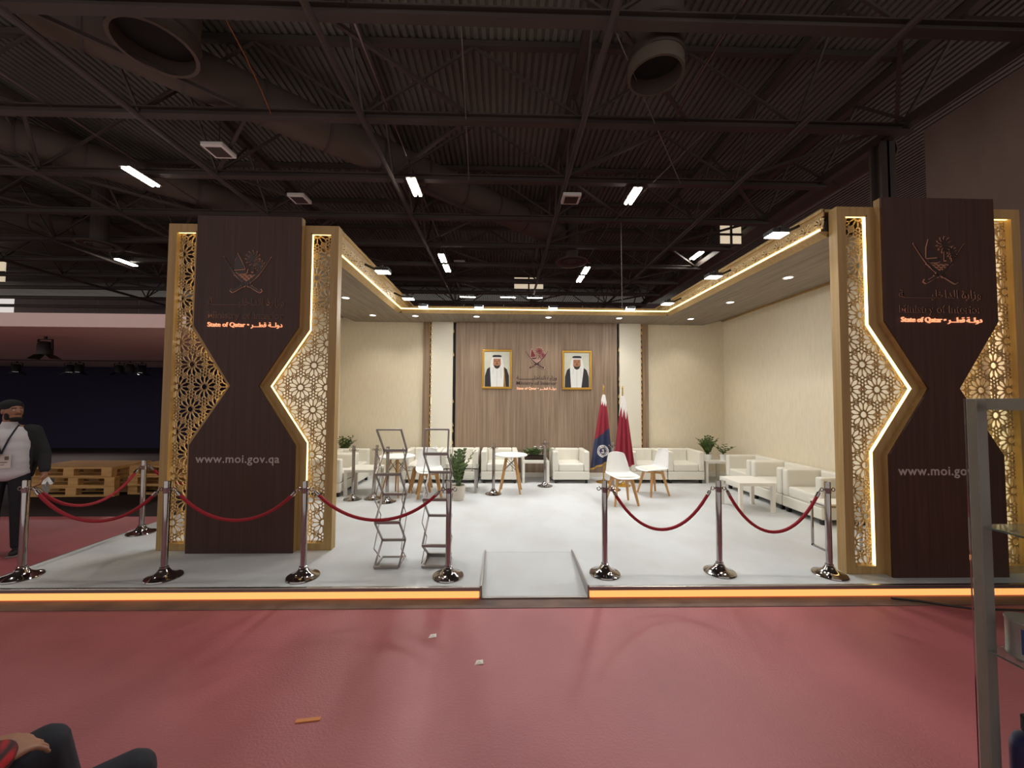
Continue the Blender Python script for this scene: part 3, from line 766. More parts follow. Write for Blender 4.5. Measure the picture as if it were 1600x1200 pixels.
o = obj('lit_lettering', shift(text_mb('State of Qatar \u2022 ' + ARB2, .88, .006, .002), 0, 0, 2.02), ORANGEP, t); o['label'] = 'glowing peach lettering'

# ------------------------------------------------------------------ armchairs
def make_armchair():
    t = thing('armchair', 'x', 'armchair', group='white leather tub armchairs')
    w, d, h = .375, .66, .65
    obj('base', MB().box(-w, w, 0, d, .075, .24), LEATHER, t, bevel=.015)
    obj('seat_cushion', MB().box(-w + .115, w - .115, .005, d - .13, .24, .40), LEATHER, t, bevel=.03, seg=3)
    obj('backrest', MB().box(-w + .115, w - .115, d - .15, d, .24, h - .003), LEATHER, t, bevel=.03, seg=3)
    for s in (-1, 1):
        obj('arm', MB().box(min(s * w, s * (w - .115)), max(s * w, s * (w - .115)), 0, d, .24, h), LEATHER, t, bevel=.028, seg=3)
    for s in (-1, 1):
        obj('piping', MB().bar((s * .085, d - .1515, .41), (s * .085, d - .1515, h - .05), .006), LEATHER, t)
    for sx in (-1, 1):
        for sy in (.06, d - .06):
            obj('foot', MB().box(sx * (w - .06) - .025, sx * (w - .06) + .025, sy - .025, sy + .025, 0, .075), BLACKP, t)
    return t
arm = None
ACH = [((-1.63, 7.90, S), 0, 'white armchair by the back wall behind the folding brochure stands'),
       ((-.87, 7.90, S), 0, 'white armchair by the back wall behind the glass table'),
       ((-.06, 7.90, S), 0, 'white armchair by the back wall behind the round table beneath the left portrait'),
       ((1.40, 7.90, S), 0, 'white armchair standing alone between the flower table and the flags'),
       ((3.0, 7.90, S), 0, 'white armchair right beside the flags, behind the white shell chairs'),
       ((3.765, 7.90, S), 0, 'white armchair by the back wall, next to the corner plant table'),
       ((4.36, 7.16, S), -pi / 2, 'white armchair along the right wall, nearest the corner plant'),
       ((4.36, 6.39, S), -pi / 2, 'middle white armchair of the three along the right wall'),
       ((4.36, 5.62, S), -pi / 2, 'white armchair along the right wall, nearest the right pillar'),
       ((-2.79, 7.92, S), pi / 2, 'white armchair along the left wall, nearer the back corner'),
       ((-2.79, 7.16, S), pi / 2, 'white armchair along the left wall, mostly hidden by the left pillar')]
for loc, rz, lb in ACH:
    if arm is None: arm = make_armchair(); arm.location = loc; arm.rotation_euler = (0, 0, rz); arm['label'] = lb
    else: dup(arm, loc, rz, lb)

# ------------------------------------------------------------------ small white tables
tb = None
for loc, lb in (((4.47, 8.22, S), 'square white side table under the plant in the right corner'), ((3.88, 6.13, S), 'square white coffee table before the right hand armchairs'),
                ((.68, 8.2, S), 'square white side table under the flower planter at the back wall'), ((-2.5, 7.17, S), 'square white side table by the left wall armchairs')):
    if tb is None:
        tb = thing('side_table', lb, 'table', loc, group='square white side tables')
        obj('tabletop', MB().box(-.275, .275, -.275, .275, .40, .45), WHITEL, tb, bevel=.004)
        for sx in (-1, 1):
            for sy in (-1, 1): obj('leg', MB().box(sx * .25 - .025, sx * .25 + .025, sy * .25 - .025, sy * .25 + .025, 0, .40), WHITEL, tb)
    else: dup(tb, loc, 0, lb)
t = thing('glass_table', 'low glass table with a lower glass shelf behind the potted plant', 'table', (-.78, 7.33, S))
obj('glass_top', MB().box(-.33, .33, -.25, .25, .43, .445), GLASS, t); obj('glass_shelf', MB().box(-.3, .3, -.22, .22, .22, .23), GLASS, t)
for sx in (-1, 1):
    for sy in (-1, 1): obj('leg', MB().box(sx * .29 - .02, sx * .29 + .02, sy * .21 - .02, sy * .21 + .02, 0, .43), ALU, t)
t = thing('chrome_table', 'thin chrome frame table half hidden behind the right pillar', 'table', (3.86, 4.45, S))
fm = MB()
for sx in (-.19, .19):
    fm.box(sx - .01, sx + .01, -.12, -.1, .0, .52); fm.box(sx - .01, sx + .01, .1, .12, .0, .52); fm.box(sx - .01, sx + .01, -.12, .12, 0, .02); fm.box(sx - .01, sx + .01, -.12, .12, .50, .52)
fm.box(-.19, .19, -.12, -.1, .5, .52); fm.box(-.19, .19, .1, .12, .5, .52)
obj('frame', fm, CHROME, t); obj('tabletop', MB().box(-.2, .2, -.13, .13, .52, .54), WHITEL, t)

# round bistro tables
bt = None
for loc, lb in (((.15, 7.2, S), 'round white table with wooden legs beneath the left portrait'), ((-1.87, 6.98, S), 'round white table with wooden legs behind the left brochure stand')):
    if bt is None:
        bt = thing('bistro_table', lb, 'table', loc, pi / 4 - .1, group='round white tables')
        obj('tabletop', MB().lathe([(0, .665), (.30, .665), (.31, .672), (.31, .684), (.303, .69), (0, .69)], n=36, cap=False), WHITEP, bt, smooth=True)
        for k in range(4):
            a = k * pi / 2
            obj('leg', MB().bar((.10 * cos(a), .10 * sin(a), .665), (.27 * cos(a), .27 * sin(a), 0), .032, w2=.022), BEECH, bt)
        wr_ = MB()
        for k in range(4):
            a, b = k * pi / 2, (k + 1) * pi / 2
            wr_.tube([(.12 * cos(a), .12 * sin(a), .6), (.17 * cos(b), .17 * sin(b), .4)], .005, 5); wr_.tube([(.12 * cos(b), .12 * sin(b), .6), (.17 * cos(a), .17 * sin(a), .4)], .005, 5)
        obj('wire_brace', wr_, BLACKP, bt); obj('top_plate', MB().box(-.12, .12, -.12, .12, .655, .665), BLACKP, bt)
    else: dup(bt, loc, .35, lb)

# ------------------------------------------------------------------ shell chairs
def make_shell_chair():
    t = thing('shell_chair', 'x', 'chair', group='white shell chairs with wooden legs')
    pr = [(-.24, .43, .19), (-.225, .447, .215), (-.15, .45, .235), (0, .435, .24), (.12, .43, .235), (.185, .455, .225), (.215, .52, .215), (.235, .60, .205), (.255, .70, .18), (.27, .77, .16), (.275, .805, .145), (.277, .815, .12)]
    n = 9; vs = []; fs = []
    for i, (y, z, w) in enumerate(pr):
        for j in range(n):
            u = -1 + 2 * j / (n - 1)
            lift = .045 * abs(u) ** 3
            if i < 6: vs.append((w * u, y, z + lift * (.4 if i < 3 else 1)))
            else: vs.append((w * u, y - lift * 1.2, z - .012 * u * u))
    for i in range(len(pr) - 1):
        for j in range(n - 1): fs.append((i * n + j, i * n + j + 1, (i + 1) * n + j + 1, (i + 1) * n + j))
    o = obj('shell', MB().add(vs, fs), WHITEP, t, smooth=True, angle=80)
    m = o.modifiers.new('thick', 'SOLIDIFY'); m.thickness = .012; m = o.modifiers.new('sub', 'SUBSURF'); m.levels = 1; m.render_levels = 2
    obj('seat_cushion', MB().box(-.19, .19, -.2, .15, .452, .478), LEATHER, t, bevel=.012, seg=2)
    for sx in (-1, 1):
        for sy in (-1, 1):
            obj('leg', MB().bar((sx * .12, sy * .10, .43), (sx * .20, sy * .19, 0), .042, .05, w2=.026), BEECH, t)
    obj('cross_brace', MB().bar((-.13, -.11, .40), (.13, .11, .40), .03, .04).bar((-.13, .11, .40), (.13, -.11, .40), .03, .04), BEECH, t)
    return t
ch = make_shell_chair()
for i, (loc, rz, lb) in enumerate((((1.97, 6.40, S), pi + .12, 'white shell chair facing the ramp in front of the flags'), ((2.73, 7.02, S), -pi / 2 + .25, 'white shell chair seen from the side, right of the flags'),
                                   ((-1.52, 7.32, S), -pi / 2 + .1, 'white shell chair at the left round table, seen from the side'), ((-1.28, 6.86, S), pi + .25, 'white shell chair facing the ramp, left of the potted plant'))):
    rz = rz + pi if 'facing the ramp' in lb else rz
    if i == 0: ch.location = loc; ch.rotation_euler = (0, 0, rz); ch['label'] = lb
    else: dup(ch, loc, rz, lb)

# ------------------------------------------------------------------ stanchions and ropes
st = thing('stanchion', 'x', 'stanchion', group='chrome rope stanchions')
obj('base', MB().lathe([(.0, 0), (.145, 0), (.15, .006), (.145, .014), (.115, .022), (.085, .034), (.06, .052), (.045, .075), (.036, .088), (.03, .09)], n=32, cap=False), CHROME, st, smooth=True)
obj('pole', MB().lathe([(.0275, .085), (.0275, .895), (.024, .905), (0, .908)], n=20, cap=False), CHROME, st, smooth=True)
obj('neck_ring', MB().lathe([(.0275, .09), (.036, .092), (.036, .102), (.0275, .106)], n=20, cap=False), CHROME, st, smooth=True)
obj('collar', MB().lathe([(.0275, .79), (.031, .792), (.031, .84), (.0275, .842)], n=20, cap=False), CHROME, st, smooth=True)
for s in (-1, 1):
    h = obj('hook', MB().torus((s * .058, 0, .825), .017, .0045, 'y').tube([(s * .028, 0, .825), (s * .045, 0, .825)], .007, 6), CHROME, st, smooth=True)
SPT = [((-4.52, 3.82), 'chrome stanchion at the left end of the front row, before the standing man'), ((-3.19, 3.80), 'second chrome stanchion from the left in the front row, at the left pillar'),
       ((-1.89, 3.80), 'chrome stanchion in front of the left pillar at its right lattice'), ((-.515, 3.80), 'chrome stanchion just left of the ramp'),
       ((1.01, 3.84), 'chrome stanchion just right of the ramp'), ((2.16, 3.86), 'chrome stanchion midway between ramp and right pillar'), ((3.20, 3.66), 'chrome stanchion at the foot of the right pillar'),
       ((-4.52, 5.03), 'chrome stanchion on the left platform edge behind the front row'), ((-4.5, 6.75), 'chrome stanchion farther back on the left platform edge, hidden by the left pillar'),
       ((-2.52, 6.66), 'left one of two chrome stanchions standing close together by the left armchairs'), ((-2.20, 6.72), 'slightly tilted chrome stanchion beside another by the left armchairs'),
       ((-1.90, 6.50), 'chrome stanchion standing behind the left brochure stand'), ((-.16, 7.03), 'chrome stanchion beside the round table under the left portrait'),
       ((.835, 7.66), 'chrome stanchion in front of the flower planter'), ((2.09, 7.36), 'chrome stanchion in front of the red and navy flag')]
SPT[6] = ((3.22, 3.80), SPT[6][1])
for i, ((x, y), lb) in enumerate(SPT):
    rot = (0, 0, random.uniform(-.2, .2)) if i > 8 else (0, 0, 0)
    if i in (7, 8): rot = (0, 0, pi / 2)
    if i == 10: rot = (0, .055, .2)
    if i == 0: st.location = (x, y, S); st['label'] = lb
    else: dup(st, (x, y, S), label=lb, rot=rot)
def rope(a, b, sag, label, oa=(1, 0), ob=(-1, 0)):
    za = S + .822
    A = Vector((a[0] + oa[0] * .075, a[1] + oa[1] * .075, za)); B = Vector((b[0] + ob[0] * .075, b[1] + ob[1] * .075, za))
    pts = []
    N = 22
    for i in range(N + 1):
        u = i / N; q = A.lerp(B, u); q.z -= sag * (1 - (2 * u - 1) ** 2) * (1 - .12 * (1 - (2 * u - 1) ** 2)) / .88
        pts.append(q)
    t = thing('barrier_rope', label, 'rope', (0, 0, 0), group='red velvet barrier ropes')
    obj('rope', MB().tube([pts[0].lerp(pts[1], .7)] + pts[1:-1] + [pts[-1].lerp(pts[-2], .7)], .0155, 10), ROPE, t, smooth=True)
    for q in (pts[:2], pts[::-1][:2]):
        d = (q[1] - q[0]).normalized(); e_ = q[0] + d * .075
        obj('end_cap', MB().tube([q[0] + d * .02, q[0] + d * .028, e_, e_ + d * .002], .017, 10, radii=[.008, .016, .0175, .012]), CHROME, t, smooth=True)
        obj('snap_hook', MB().tube([q[0] - d * .012, q[0] + d * .026], .006, 6), CHROME, t)
p = [a for a, b in SPT]
rope(p[0], p[1], .30, 'red rope at the left front corner, nearest the camera'); rope(p[1], p[2], .29, 'red rope in front of the left dark pillar')
rope(p[2], p[3], .29, 'red rope in front of the brochure stands'); rope(p[4], p[5], .40, 'red rope between the ramp and the coffee table')
rope(p[5], p[6], .42, 'red rope at the right, reaching the right pillar'); rope(p[0], p[7], .30, 'red rope along the left platform edge behind the front one', (0, 1), (0, -1))
rope(p[7], p[8], .38, 'red rope partly hidden behind the left lattice pillar', (0, 1), (0, -1))

# ------------------------------------------------------------------ brochure stands
BST = mat('stand_grey_aluminium', rgb(150, 142, 138), .4, .7)
bs = None
def make_bs(zz, lb):
    t = thing('brochure_stand', lb, 'brochure stand', group='folding brochure stands')
    N, Fr = 0., .28; w = .122
    for i, (y, z) in enumerate(zz):
        thick = .016 if i in (0,) else .028
        obj('shelf_bar' if i else 'top_bar', MB().box(-w, w, y - .014, y + .014, z - thick / 2, z + thick / 2), BST, t, bevel=.003)
    for (y0, z0), (y1, z1) in zip(zz, zz[1:]):
        for s in (-1, 1): obj('side_rail', MB().bar((s * w, y0, z0), (s * w, y1, z1), .016, .018), BST, t)
    mir = [(Fr if y < .14 else N, z) for y, z in zz[1:]]
    mir[0] = (mir[0][0], mir[0][1] + .06)
    for s in (-1, 1):
        for (y0, z0), (y1, z1) in zip(mir, mir[1:]):
            obj('link_rod', MB().bar((s * (w + .014), y0 * .8 + .03, z0), (s * (w + .014), y1 * .8 + .03, z1), .006, .01), BST, t)
    for (y0, z0), (y1, z1) in [(p_, q_) for p_, q_ in zip(zz, zz[1:]) if p_[0] < q_[0] or q_[1] > 1.1]:
        obj('clear_pocket', MB().bar((0, y0, z0), (0, y1, z1), 2 * w - .016, .004), ACRYL, t)
    obj('floor_frame', MB().box(-w, w, .27, .29, 0, .014).box(-w, -w + .014, 0, .28, 0, .014).box(w - .014, w, 0, .28, 0, .014), BST, t)
    return t
bs = make_bs([(0, 1.385), (.28, 1.14), (0, .935), (.28, .67), (0, .455), (.28, .185), (0, .012)], 'left zigzag folding brochure stand, empty, behind the rope')
bs.location = (-1.155, 3.975, S); bs.rotation_euler = (0, 0, .02)
bs = make_bs([(.05, 1.385), (0, 1.14), (.28, .905), (0, .68), (.28, .44), (0, .22), (.28, .03), (0, .012)], 'zigzag folding brochure stand next to the stanchion left of the ramp')
bs.location = (-.68, 3.985, S); bs.rotation_euler = (0, 0, -.03)

# ------------------------------------------------------------------ plants
def frond_mb(base, az, L, lean, n, leafL, leafW, curl=.5):
    mb = MB(); pts = []
    for i in range(9):
        t = i / 8; r = lean * L * (t ** 1.6); z = L * t * (1 - .25 * lean * t)
        pts.append(Vector(base) + Vector((cos(az) * r, sin(az) * r, z)))
    mb.tube(pts, .005, 5, 0, True, [.006 - .0005 * i for i in range(9)])
    for i in range(n):
        t = .22 + .76 * i / max(1, n - 1); k = min(7, int(t * 8)); q = pts[k].lerp(pts[k + 1], t * 8 - k)
        d = (pts[k + 1] - pts[k]).normalized(); sd = d.cross(Vector((-sin(az), cos(az), .2))).normalized()
        sd = Vector((-sin(az), cos(az), 0)) * (1 if i % 2 else -1)
        ax = (sd * .8 + d * .65 + Vector((0, 0, random.uniform(-.1, .25)))).normalized(); nb_ = ax.cross(d).normalized(); wv = ax.cross(nb_).normalized()
        l = leafL * (1 - .35 * abs(t - .5)); w = leafW
        mb.add([q, q + ax * l * .45 + wv * w, q + ax * l * .5 + nb_ * .006, q + ax * l * .45 - wv * w, q + ax * l - Vector((0, 0, l * .1))],
               [(0, 1, 2), (0, 2, 3), (1, 4, 2), (2, 4, 3)])
    return mb
t = thing('potted_plant', 'tall leafy plant in a cream pot on the white carpet', 'plant', (-.745, 6.63, S))
obj('pot', MB().lathe([(0, 0), (.09, 0), (.105, .05), (.118, .22), (.12, .25), (.108, .25), (.105, .2), (0, .2)], n=24, cap=False), POT, t, smooth=True)
obj('soil', MB().lathe([(0, .215), (.105, .215)], n=20, cap=False), SOIL, t)
for k in range(13):
    a = k * 2.4; obj('frond', frond_mb((.03 * cos(a), .03 * sin(a), .21), a, random.uniform(.42, .68), random.uniform(.1, .38), 15, .11, .028), LEAF, t)
t = thing('potted_plant', 'bushy plant in a white pot on the right corner side table', 'plant', (4.38, 8.22, S + .45))
obj('pot', MB().lathe([(0, 0), (.07, 0), (.085, .1), (.08, .11), (.07, .09), (0, .09)], n=20, cap=False), WHITEP, t, smooth=True)
for k in range(16):
    a = k * 2.4; obj('frond', frond_mb((.02 * cos(a), .02 * sin(a), .08), a, random.uniform(.24, .44), random.uniform(.1, .6), 13, .09, .024), LEAF, t)
t = thing('potted_plant', 'small bushy white-potted plant beside the larger corner plant', 'plant', (4.63, 8.08, S + .45))
obj('pot', MB().lathe([(0, 0), (.05, 0), (.06, .12), (.055, .125), (.05, .1), (0, .1)], n=20, cap=False), WHITEP, t, smooth=True)
for k in range(7):
    a = k * 2.4; obj('frond', frond_mb((0, 0, .1), a, random.uniform(.16, .28), random.uniform(.5, 1.1), 7, .09, .02), LEAF, t)
t = thing('tall_planter', 'tall planter with spiky leaves in the left back corner', 'plant', (-3.42, 8.50, S))
obj('pot', MB().lathe([(0, 0), (.10, 0), (.135, .62), (.12, .62), (.11, .56), (0, .56)], n=24, cap=False), POT, t, smooth=True)
for k in range(15):
    a = radians(-100 + 115 * ((k * .618) % 1)); obj('frond', frond_mb((.06 * cos(a), .06 * sin(a), .56), a, random.uniform(.2, .36), random.uniform(.1, .8), 7, .09, .02), LEAF, t)
t = thing('flower_planter', 'long low planter of fern leaves and white flowers on the back side table', 'plant', (.68, 8.12, S + .45))
obj('trough', MB().box(-.22, .22, -.07, .07, 0, .09), SOIL, t, bevel=.01)
for k in range(30):
    a = random.uniform(0, 2 * pi); bx = random.uniform(-.2, .2)
    obj('frond', frond_mb((bx, random.uniform(-.04, .04), .07), a, random.uniform(.12, .24), random.uniform(.5, 1.1), 9, .075, .016), LEAF, t)
for k in range(7):
    bx = random.uniform(-.12, .2); z = random.uniform(.19, .27)
    o = obj('flower', MB().lathe([(0, -.01), (.02, 0), (.028, .018), (.012, .024), (0, .018)], (bx, random.uniform(-.07, .03), z), n=8, cap=False).tube([(bx, 0, .08), (bx, -.02, z)], .003, 4), WHITEP, t, smooth=True)

# ------------------------------------------------------------------ flags
FW = mat('flag_white', rgb(228, 222, 218), .8); FM = mat('flag_maroon', rgb(142, 34, 52), .8); FN = mat('flag_navy', rgb(46, 54, 86), .8); FG = mat('flag_gold_fringe', rgb(190, 150, 66), .7)
def flag(x, y, label, H, style, rz):
    t = thing('standing_flag', label, 'flag', (x, y, S), rz, group='flags on gilt stands')
    obj('base', MB().lathe([(0, 0), (.15, 0), (.155, .012), (.13, .025), (.04, .04), (.025, .07), (0, .07)], n=28, cap=False), BRASS, t, smooth=True)
    obj('pole', MB().tube([(0, 0, .05), (0, 0, H)], .012, 10), BRASS, t, smooth=True)
    obj('finial', MB().lathe([(0, 0), (.018, .01), (.008, .03), (.02, .05), (.012, .08), (0, .12)], (0, 0, H), n=12, cap=False), BRASS, t, smooth=True)
    NU, NV = 96, 120; zt = H - .1; mb = MB(); vs = []
    for j in range(NV + 1):
        v = j / NV
        for i in range(NU + 1):
            u = i / NU * 2 - 1
            zb = .36 + (.10 * u if style == 0 else .06 * u)
            z = zt - (zt - zb) * v
            half = .025 + (.215 if style == 0 else .18) * v ** .8
            xx = half * u - (.05 * v if style == 0 else -.01 * v)
            yy = -.03 - .05 * v * (1 - u * u) - (.035 * v) * sin(u * (9 if style == 0 else 10.5) + 2 * v + .6)
            vs.append((xx, yy, z))
    fs = []; ms = []
    for j in range(NV):
        for i in range(NU):
            fs.append((j * (NU + 1) + i, j * (NU + 1) + i + 1, (j + 1) * (NU + 1) + i + 1, (j + 1) * (NU + 1) + i))
            u = (i + .5) / NU * 2 - 1; v = (j + .5) / NV
            if style == 0:
                tooth = abs(((u * 1.6) % 1) - .5) * .13
                m = 0 if v < .10 + tooth + .03 * u else (1 if v < .55 - .05 * u else 2)
                if v > .972: m = 3
                if u > .965: m = 3
                xx, yy, z = vs[j * (NU + 1) + i]
                dx, dz = xx + .035, z - .655
                rr_ = sqrt((dx / .115) ** 2 + (dz / .125) ** 2)
                if .80 < rr_ < 1.0 or .60 < rr_ < .66: m = 0
                elif .66 <= rr_ <= .80 and int((atan2(dz, dx) + pi) * 5.1) % 2 == 0: m = 0
                elif rr_ < .42 and (abs(dx + .5 * dz) < .014 or (abs(dz + .03) < .012) or (abs(dx - .02) < .01 and dz > 0)): m = 0
            else:
                tooth = abs(((u * 1.35 + .3) % 1) - .5) * .30
                m = 0 if v < .17 + tooth + .04 * u else 1
            ms.append(m)
    mb.add(vs, fs); mb.m = ms
    o = obj('cloth', mb, [FW, FM, FN, FG], t, smooth=True, angle=90)
    m = o.modifiers.new('thick', 'SOLIDIFY'); m.thickness = .004
    return t
flag(2.09, 8.02, 'red and navy flag with a white ring emblem and gold fringe on a gilt stand', 1.91, 0, .05)
flag(2.40, 7.72, 'white and maroon serrated flag on a gilt stand', 1.88, 1, -.05)

# ------------------------------------------------------------------ pallets
pal = None
def make_pallet():
    t = thing('pallet', 'x', 'pallet', group='stacked wooden pallets')
    for i in range(7): obj('board', MB().box(-.6, .6, -.4 + i * .117, -.4 + i * .117 + .095, .122, .144), PINE, t)
    for i in range(3): obj('bottom_board', MB().box(-.6, .6, -.4 + i * .35, -.4 + i * .35 + .1, 0, .022), PINE, t)
    for i in range(3):
        for j in range(3): obj('block', MB().box(-.6 + j * .5275, -.6 + j * .5275 + .145, -.4 + i * .35, -.4 + i * .35 + .1, .022, .1), PINE, t)
        obj('stringer', MB().box(-.6 + i * .5275, -.6 + i * .5275 + .145, -.4, .4, .1, .122), PINE, t)
    return t
pal = make_pallet(); pal.scale = (1.25, 1, 1.22)
PZ = .0065
spots = [(-7.75, 7.6, .02, 'bottom wooden pallet of the nearer stack'), (-7.72, 7.62, -.03, 'middle wooden pallet of the nearer stack'), (-7.78, 7.58, .01, 'top wooden pallet of the nearer stack'),
         (-6.15, 7.75, -.05, 'bottom wooden pallet of the stack beside the left pillar'), (-6.1, 7.7, -.02, 'second wooden pallet of the stack beside the left pillar'), (-6.12, 7.73, -.06, 'topmost wooden pallet of the stack beside the left pillar')]
for i, (x, y, rz, lb) in enumerate(spots):
    loc = (x, y, PZ + (i % 3) * .1765)
    if i == 0: pal.location = loc; pal.rotation_euler = (0, 0, rz); pal['label'] = lb
    else: dup(pal, loc, rz, lb)

# ------------------------------------------------------------------ people
def blob(items, voxel, smooth=4):
    """overlapping rounded solids merged into one continuous skin"""
    bm = bmesh.new()
    for it in items:
        if it[0] == 'c':
            p, q, ra, rb = Vector(it[1]), Vector(it[2]), it[3], it[4]
            d = q - p; n = max(2, int(d.length / (min(ra, rb) * .35)) + 1)
            for i in range(n + 1):
                t = i / n
                bmesh.ops.create_icosphere(bm, subdivisions=2, radius=ra + (rb - ra) * t, matrix=Matrix.Translation(p.lerp(q, t)))
        else:
            c, rad, rot = it[1], it[2], it[3] if len(it) > 3 else (0, 0, 0)
            bmesh.ops.create_icosphere(bm, subdivisions=3, radius=1, matrix=Matrix.Translation(c) @ Euler(rot).to_matrix().to_4x4() @ Matrix.Diagonal((*rad, 1)))
    me = D.meshes.new('skin'); bm.to_mesh(me); bm.free()
    o = D.objects.new('skin', me); COL.objects.link(o)
    m = o.modifiers.new('r', 'REMESH'); m.mode = 'VOXEL'; m.voxel_size = voxel
    m = o.modifiers.new('s', 'SMOOTH'); m.factor = .5; m.iterations = smooth
    dg = bpy.context.evaluated_depsgraph_get(); out = D.meshes.new_from_object(o.evaluated_get(dg))
    D.objects.remove(o); D.meshes.remove(me)
    return out
def hand_items(w, palm, spread, curl, thumb, L=.085, k=1.):
    """wrist w, palm direction, spread direction (towards the index), curl direction"""
    w = Vector(w); p = Vector(palm).normalized(); s = Vector(spread).normalized(); c = Vector(curl).normalized()
    it = [('c', w, w + p * .03 * k, .024 * k, .028 * k)]
    for i, (o, l) in enumerate(((.030, .070), (.010, .080), (-.010, .074), (-.029, .058))):
        b0 = w + p * .03 * k + s * o * .8 * k; b1 = w + p * .088 * k + s * o * k
        it.append(('c', b0, b1, .015 * k, .0115 * k))
        k1 = b1 + (p * .9 + c * .45 + s * o * 7).normalized() * l * .45 * k
        k2 = k1 + (p * .55 + c * .85).normalized() * l * .32 * k
        k3 = k2 + (p * .1 + c).normalized() * l * .25 * k
        k2 += s * o * .18 * k; k3 += s * o * .22 * k
        it += [('c', b1, k1, .0098 * k, .0084 * k), ('c', k1, k2, .0084 * k, .0078 * k), ('c', k2, k3, .0078 * k, .0068 * k)]
    t0 = w + p * .022 * k + s * .024 * k; t1 = t0 + (p * .6 + s * .8 + c * .2) * .038 * k; t2 = t1 + (p * .85 + s * .15 + c * .5).normalized() * .032 * k
    it += [('c', t0, t1, .014 * k, .0115 * k), ('c', t1, t2, .011 * k, .0085 * k)]
    return it
SKN = mat('man_skin', rgb(150, 106, 82), .55); SHIRT = mat('white_jersey', rgb(206, 204, 208), .85); JACK = mat('black_jacket', rgb(30, 31, 34), .8); TROU = mat('black_trousers', rgb(26, 27, 36), .85)
SHOE = mat('black_shoes', rgb(24, 23, 24), .6); SOLE = mat('grey_sole', rgb(120, 112, 108), .7); HAIRM = mat('black_beard_hair', rgb(26, 20, 18), .85); CAPM = mat('black_knit_cap', rgb(20, 20, 24), .9)
LANY = mat('dark_lanyard', rgb(34, 36, 46), .7); BADGE = mat('white_badge', rgb(214, 204, 196), .5); EYEW = mat('eye_white', rgb(215, 205, 195), .4); INK = mat('badge_print', rgb(110, 100, 96), .6)

# standing man; local frame: faces +x a little towards the camera (-y)
PM = thing('person', 'man in black cap, white top and black jacket standing left with badge and papers', 'person', (-5.66, 4.60, 0), -1.0)
HZ = 1.63
TA = .75
def hd(v): return (v[0] * cos(TA) - v[1] * sin(TA), v[0] * sin(TA) + v[1] * cos(TA), v[2])
def hdi(items): return [('e', hd(i[1]), i[2], (0, 0, TA)) if i[0] == 'e' else ('c', hd(i[1]), hd(i[2]), i[3], i[4]) for i in items]
def hdm(mb): mb.v = [hd(v) for v in mb.v]; return mb
body = [('e', (0, 0, .98), (.115, .155, .10)), ('e', (0, 0, 1.15), (.11, .145, .16)), ('e', (0, 0, 1.33), (.115, .165, .13)), ('e', (0, 0, 1.42), (.085, .17, .06)),
        ('c', (.0, 0, 1.44), (.025, 0, 1.56), .056, .054)]
head = [('e', (.035, 0, HZ + .0), (.092, .073, .10)), ('e', (.06, 0, HZ - .06), (.06, .056, .058)), ('e', (.01, 0, HZ + .03), (.095, .077, .085)),
         ('e', (.128, 0, HZ - .005), (.018, .013, .022)), ('c', (.112, 0, HZ + .025), (.137, 0, HZ - .012), .009, .013), ('e', (.112, 0, HZ - .045), (.014, .025, .009)), ('e', (.105, 0, HZ - .09), (.02, .025, .018))]
for s in (-1, 1):
    head += [('e', (.02, s * .077, HZ - .005), (.02, .011, .03)), ('e', (.108, s * .03, HZ + .032), (.014, .024, .008))]
    body += [('c', (0, s * .085, .93), (.015, s * .10, .50), .078, .054), ('c', (.015, s * .10, .50), (-.015, s * .105, .09), .056, .036), ('c', (-.02, s * .105, .05), (.10, s * .115, .03), .038, .03)]
body += hdi(head)
# his left arm hangs (local -y side is nearer the camera): shoulder, elbow, wrist
SL, EL, WL = (0, .185, 1.40), (-.02, .265, 1.13), (.06, .30, .90)
SR, ER, WR = (0, -.185, 1.40), (.0, -.255, 1.13), (.185, -.12, 1.17)
body += [('c', SL, EL, .05, .04), ('c', EL, WL, .04, .027), ('c', SR, ER, .05, .04), ('c', ER, WR, .04, .027)]
body += hand_items(WL, (.1, 0, -1), (1, 0, .1), (.2, -.9, 0), 0) + hand_items(WR, (.6, .7, .1), (-.2, .1, 1), (.2, .6, -.5), 0)
me = blob(body, .0065, 3); obj('body', me, SKN, PM, smooth=True, angle=180)
sh = [('e', (0.005, 0, .93), (.14, .185, .10)), ('e', (0.01, 0, 1.07), (.15, .184, .16)), ('e', (0.012, 0, 1.22), (.148, .186, .16)), ('e', (0.005, 0, 1.0), (.147, .185, .13)), ('e', (.012, 0, 1.14), (.15, .18, .16)), ('e', (.008, 0, 1.31), (.14, .19, .15)), ('e', (0, 0, 1.41), (.10, .185, .065)), ('c', (.0, 0, 1.44), (.012, 0, 1.485), .075, .066)]
sh += [('c', (0, s * .19, 1.4), (0, s * .22, 1.3), .062, .06) for s in (-1, 1)]
obj('white_top', blob(sh, .011, 12), SHIRT, PM, smooth=True, angle=180)
tr = [('e', (0, 0, .97), (.135, .172, .10))]
for s in (-1, 1): tr += [('c', (0, s * .088, .93), (.015, s * .105, .50), .096, .076), ('c', (.015, s * .105, .50), (-.01, s * .108, .10), .077, .066)]
obj('trousers', blob(tr, .011, 3), TROU, PM, smooth=True, angle=180)
jk = []
for s in (-1, 1):
    jk += [('e', (-.06, s * .10, 1.28), (.09, .105, .19)), ('e', (-.06, s * .115, 1.05), (.10, .10, .19)), ('e', (-.03, s * .178, 1.15), (.085, .032, .30)), ('e', (-.01, s * .165, 1.34), (.085, .045, .10)), ('e', (-.005, s * .15, 1.425), (.075, .075, .05))]
jk += [('e', (-.09, 0, 1.2), (.075, .15, .28)), ('c', SL, EL, .073, .064), ('c', EL, (.045, .295, .95), .063, .05), ('c', SR, ER, .073, .064), ('c', ER, (.145, -.155, 1.165), .062, .05)]
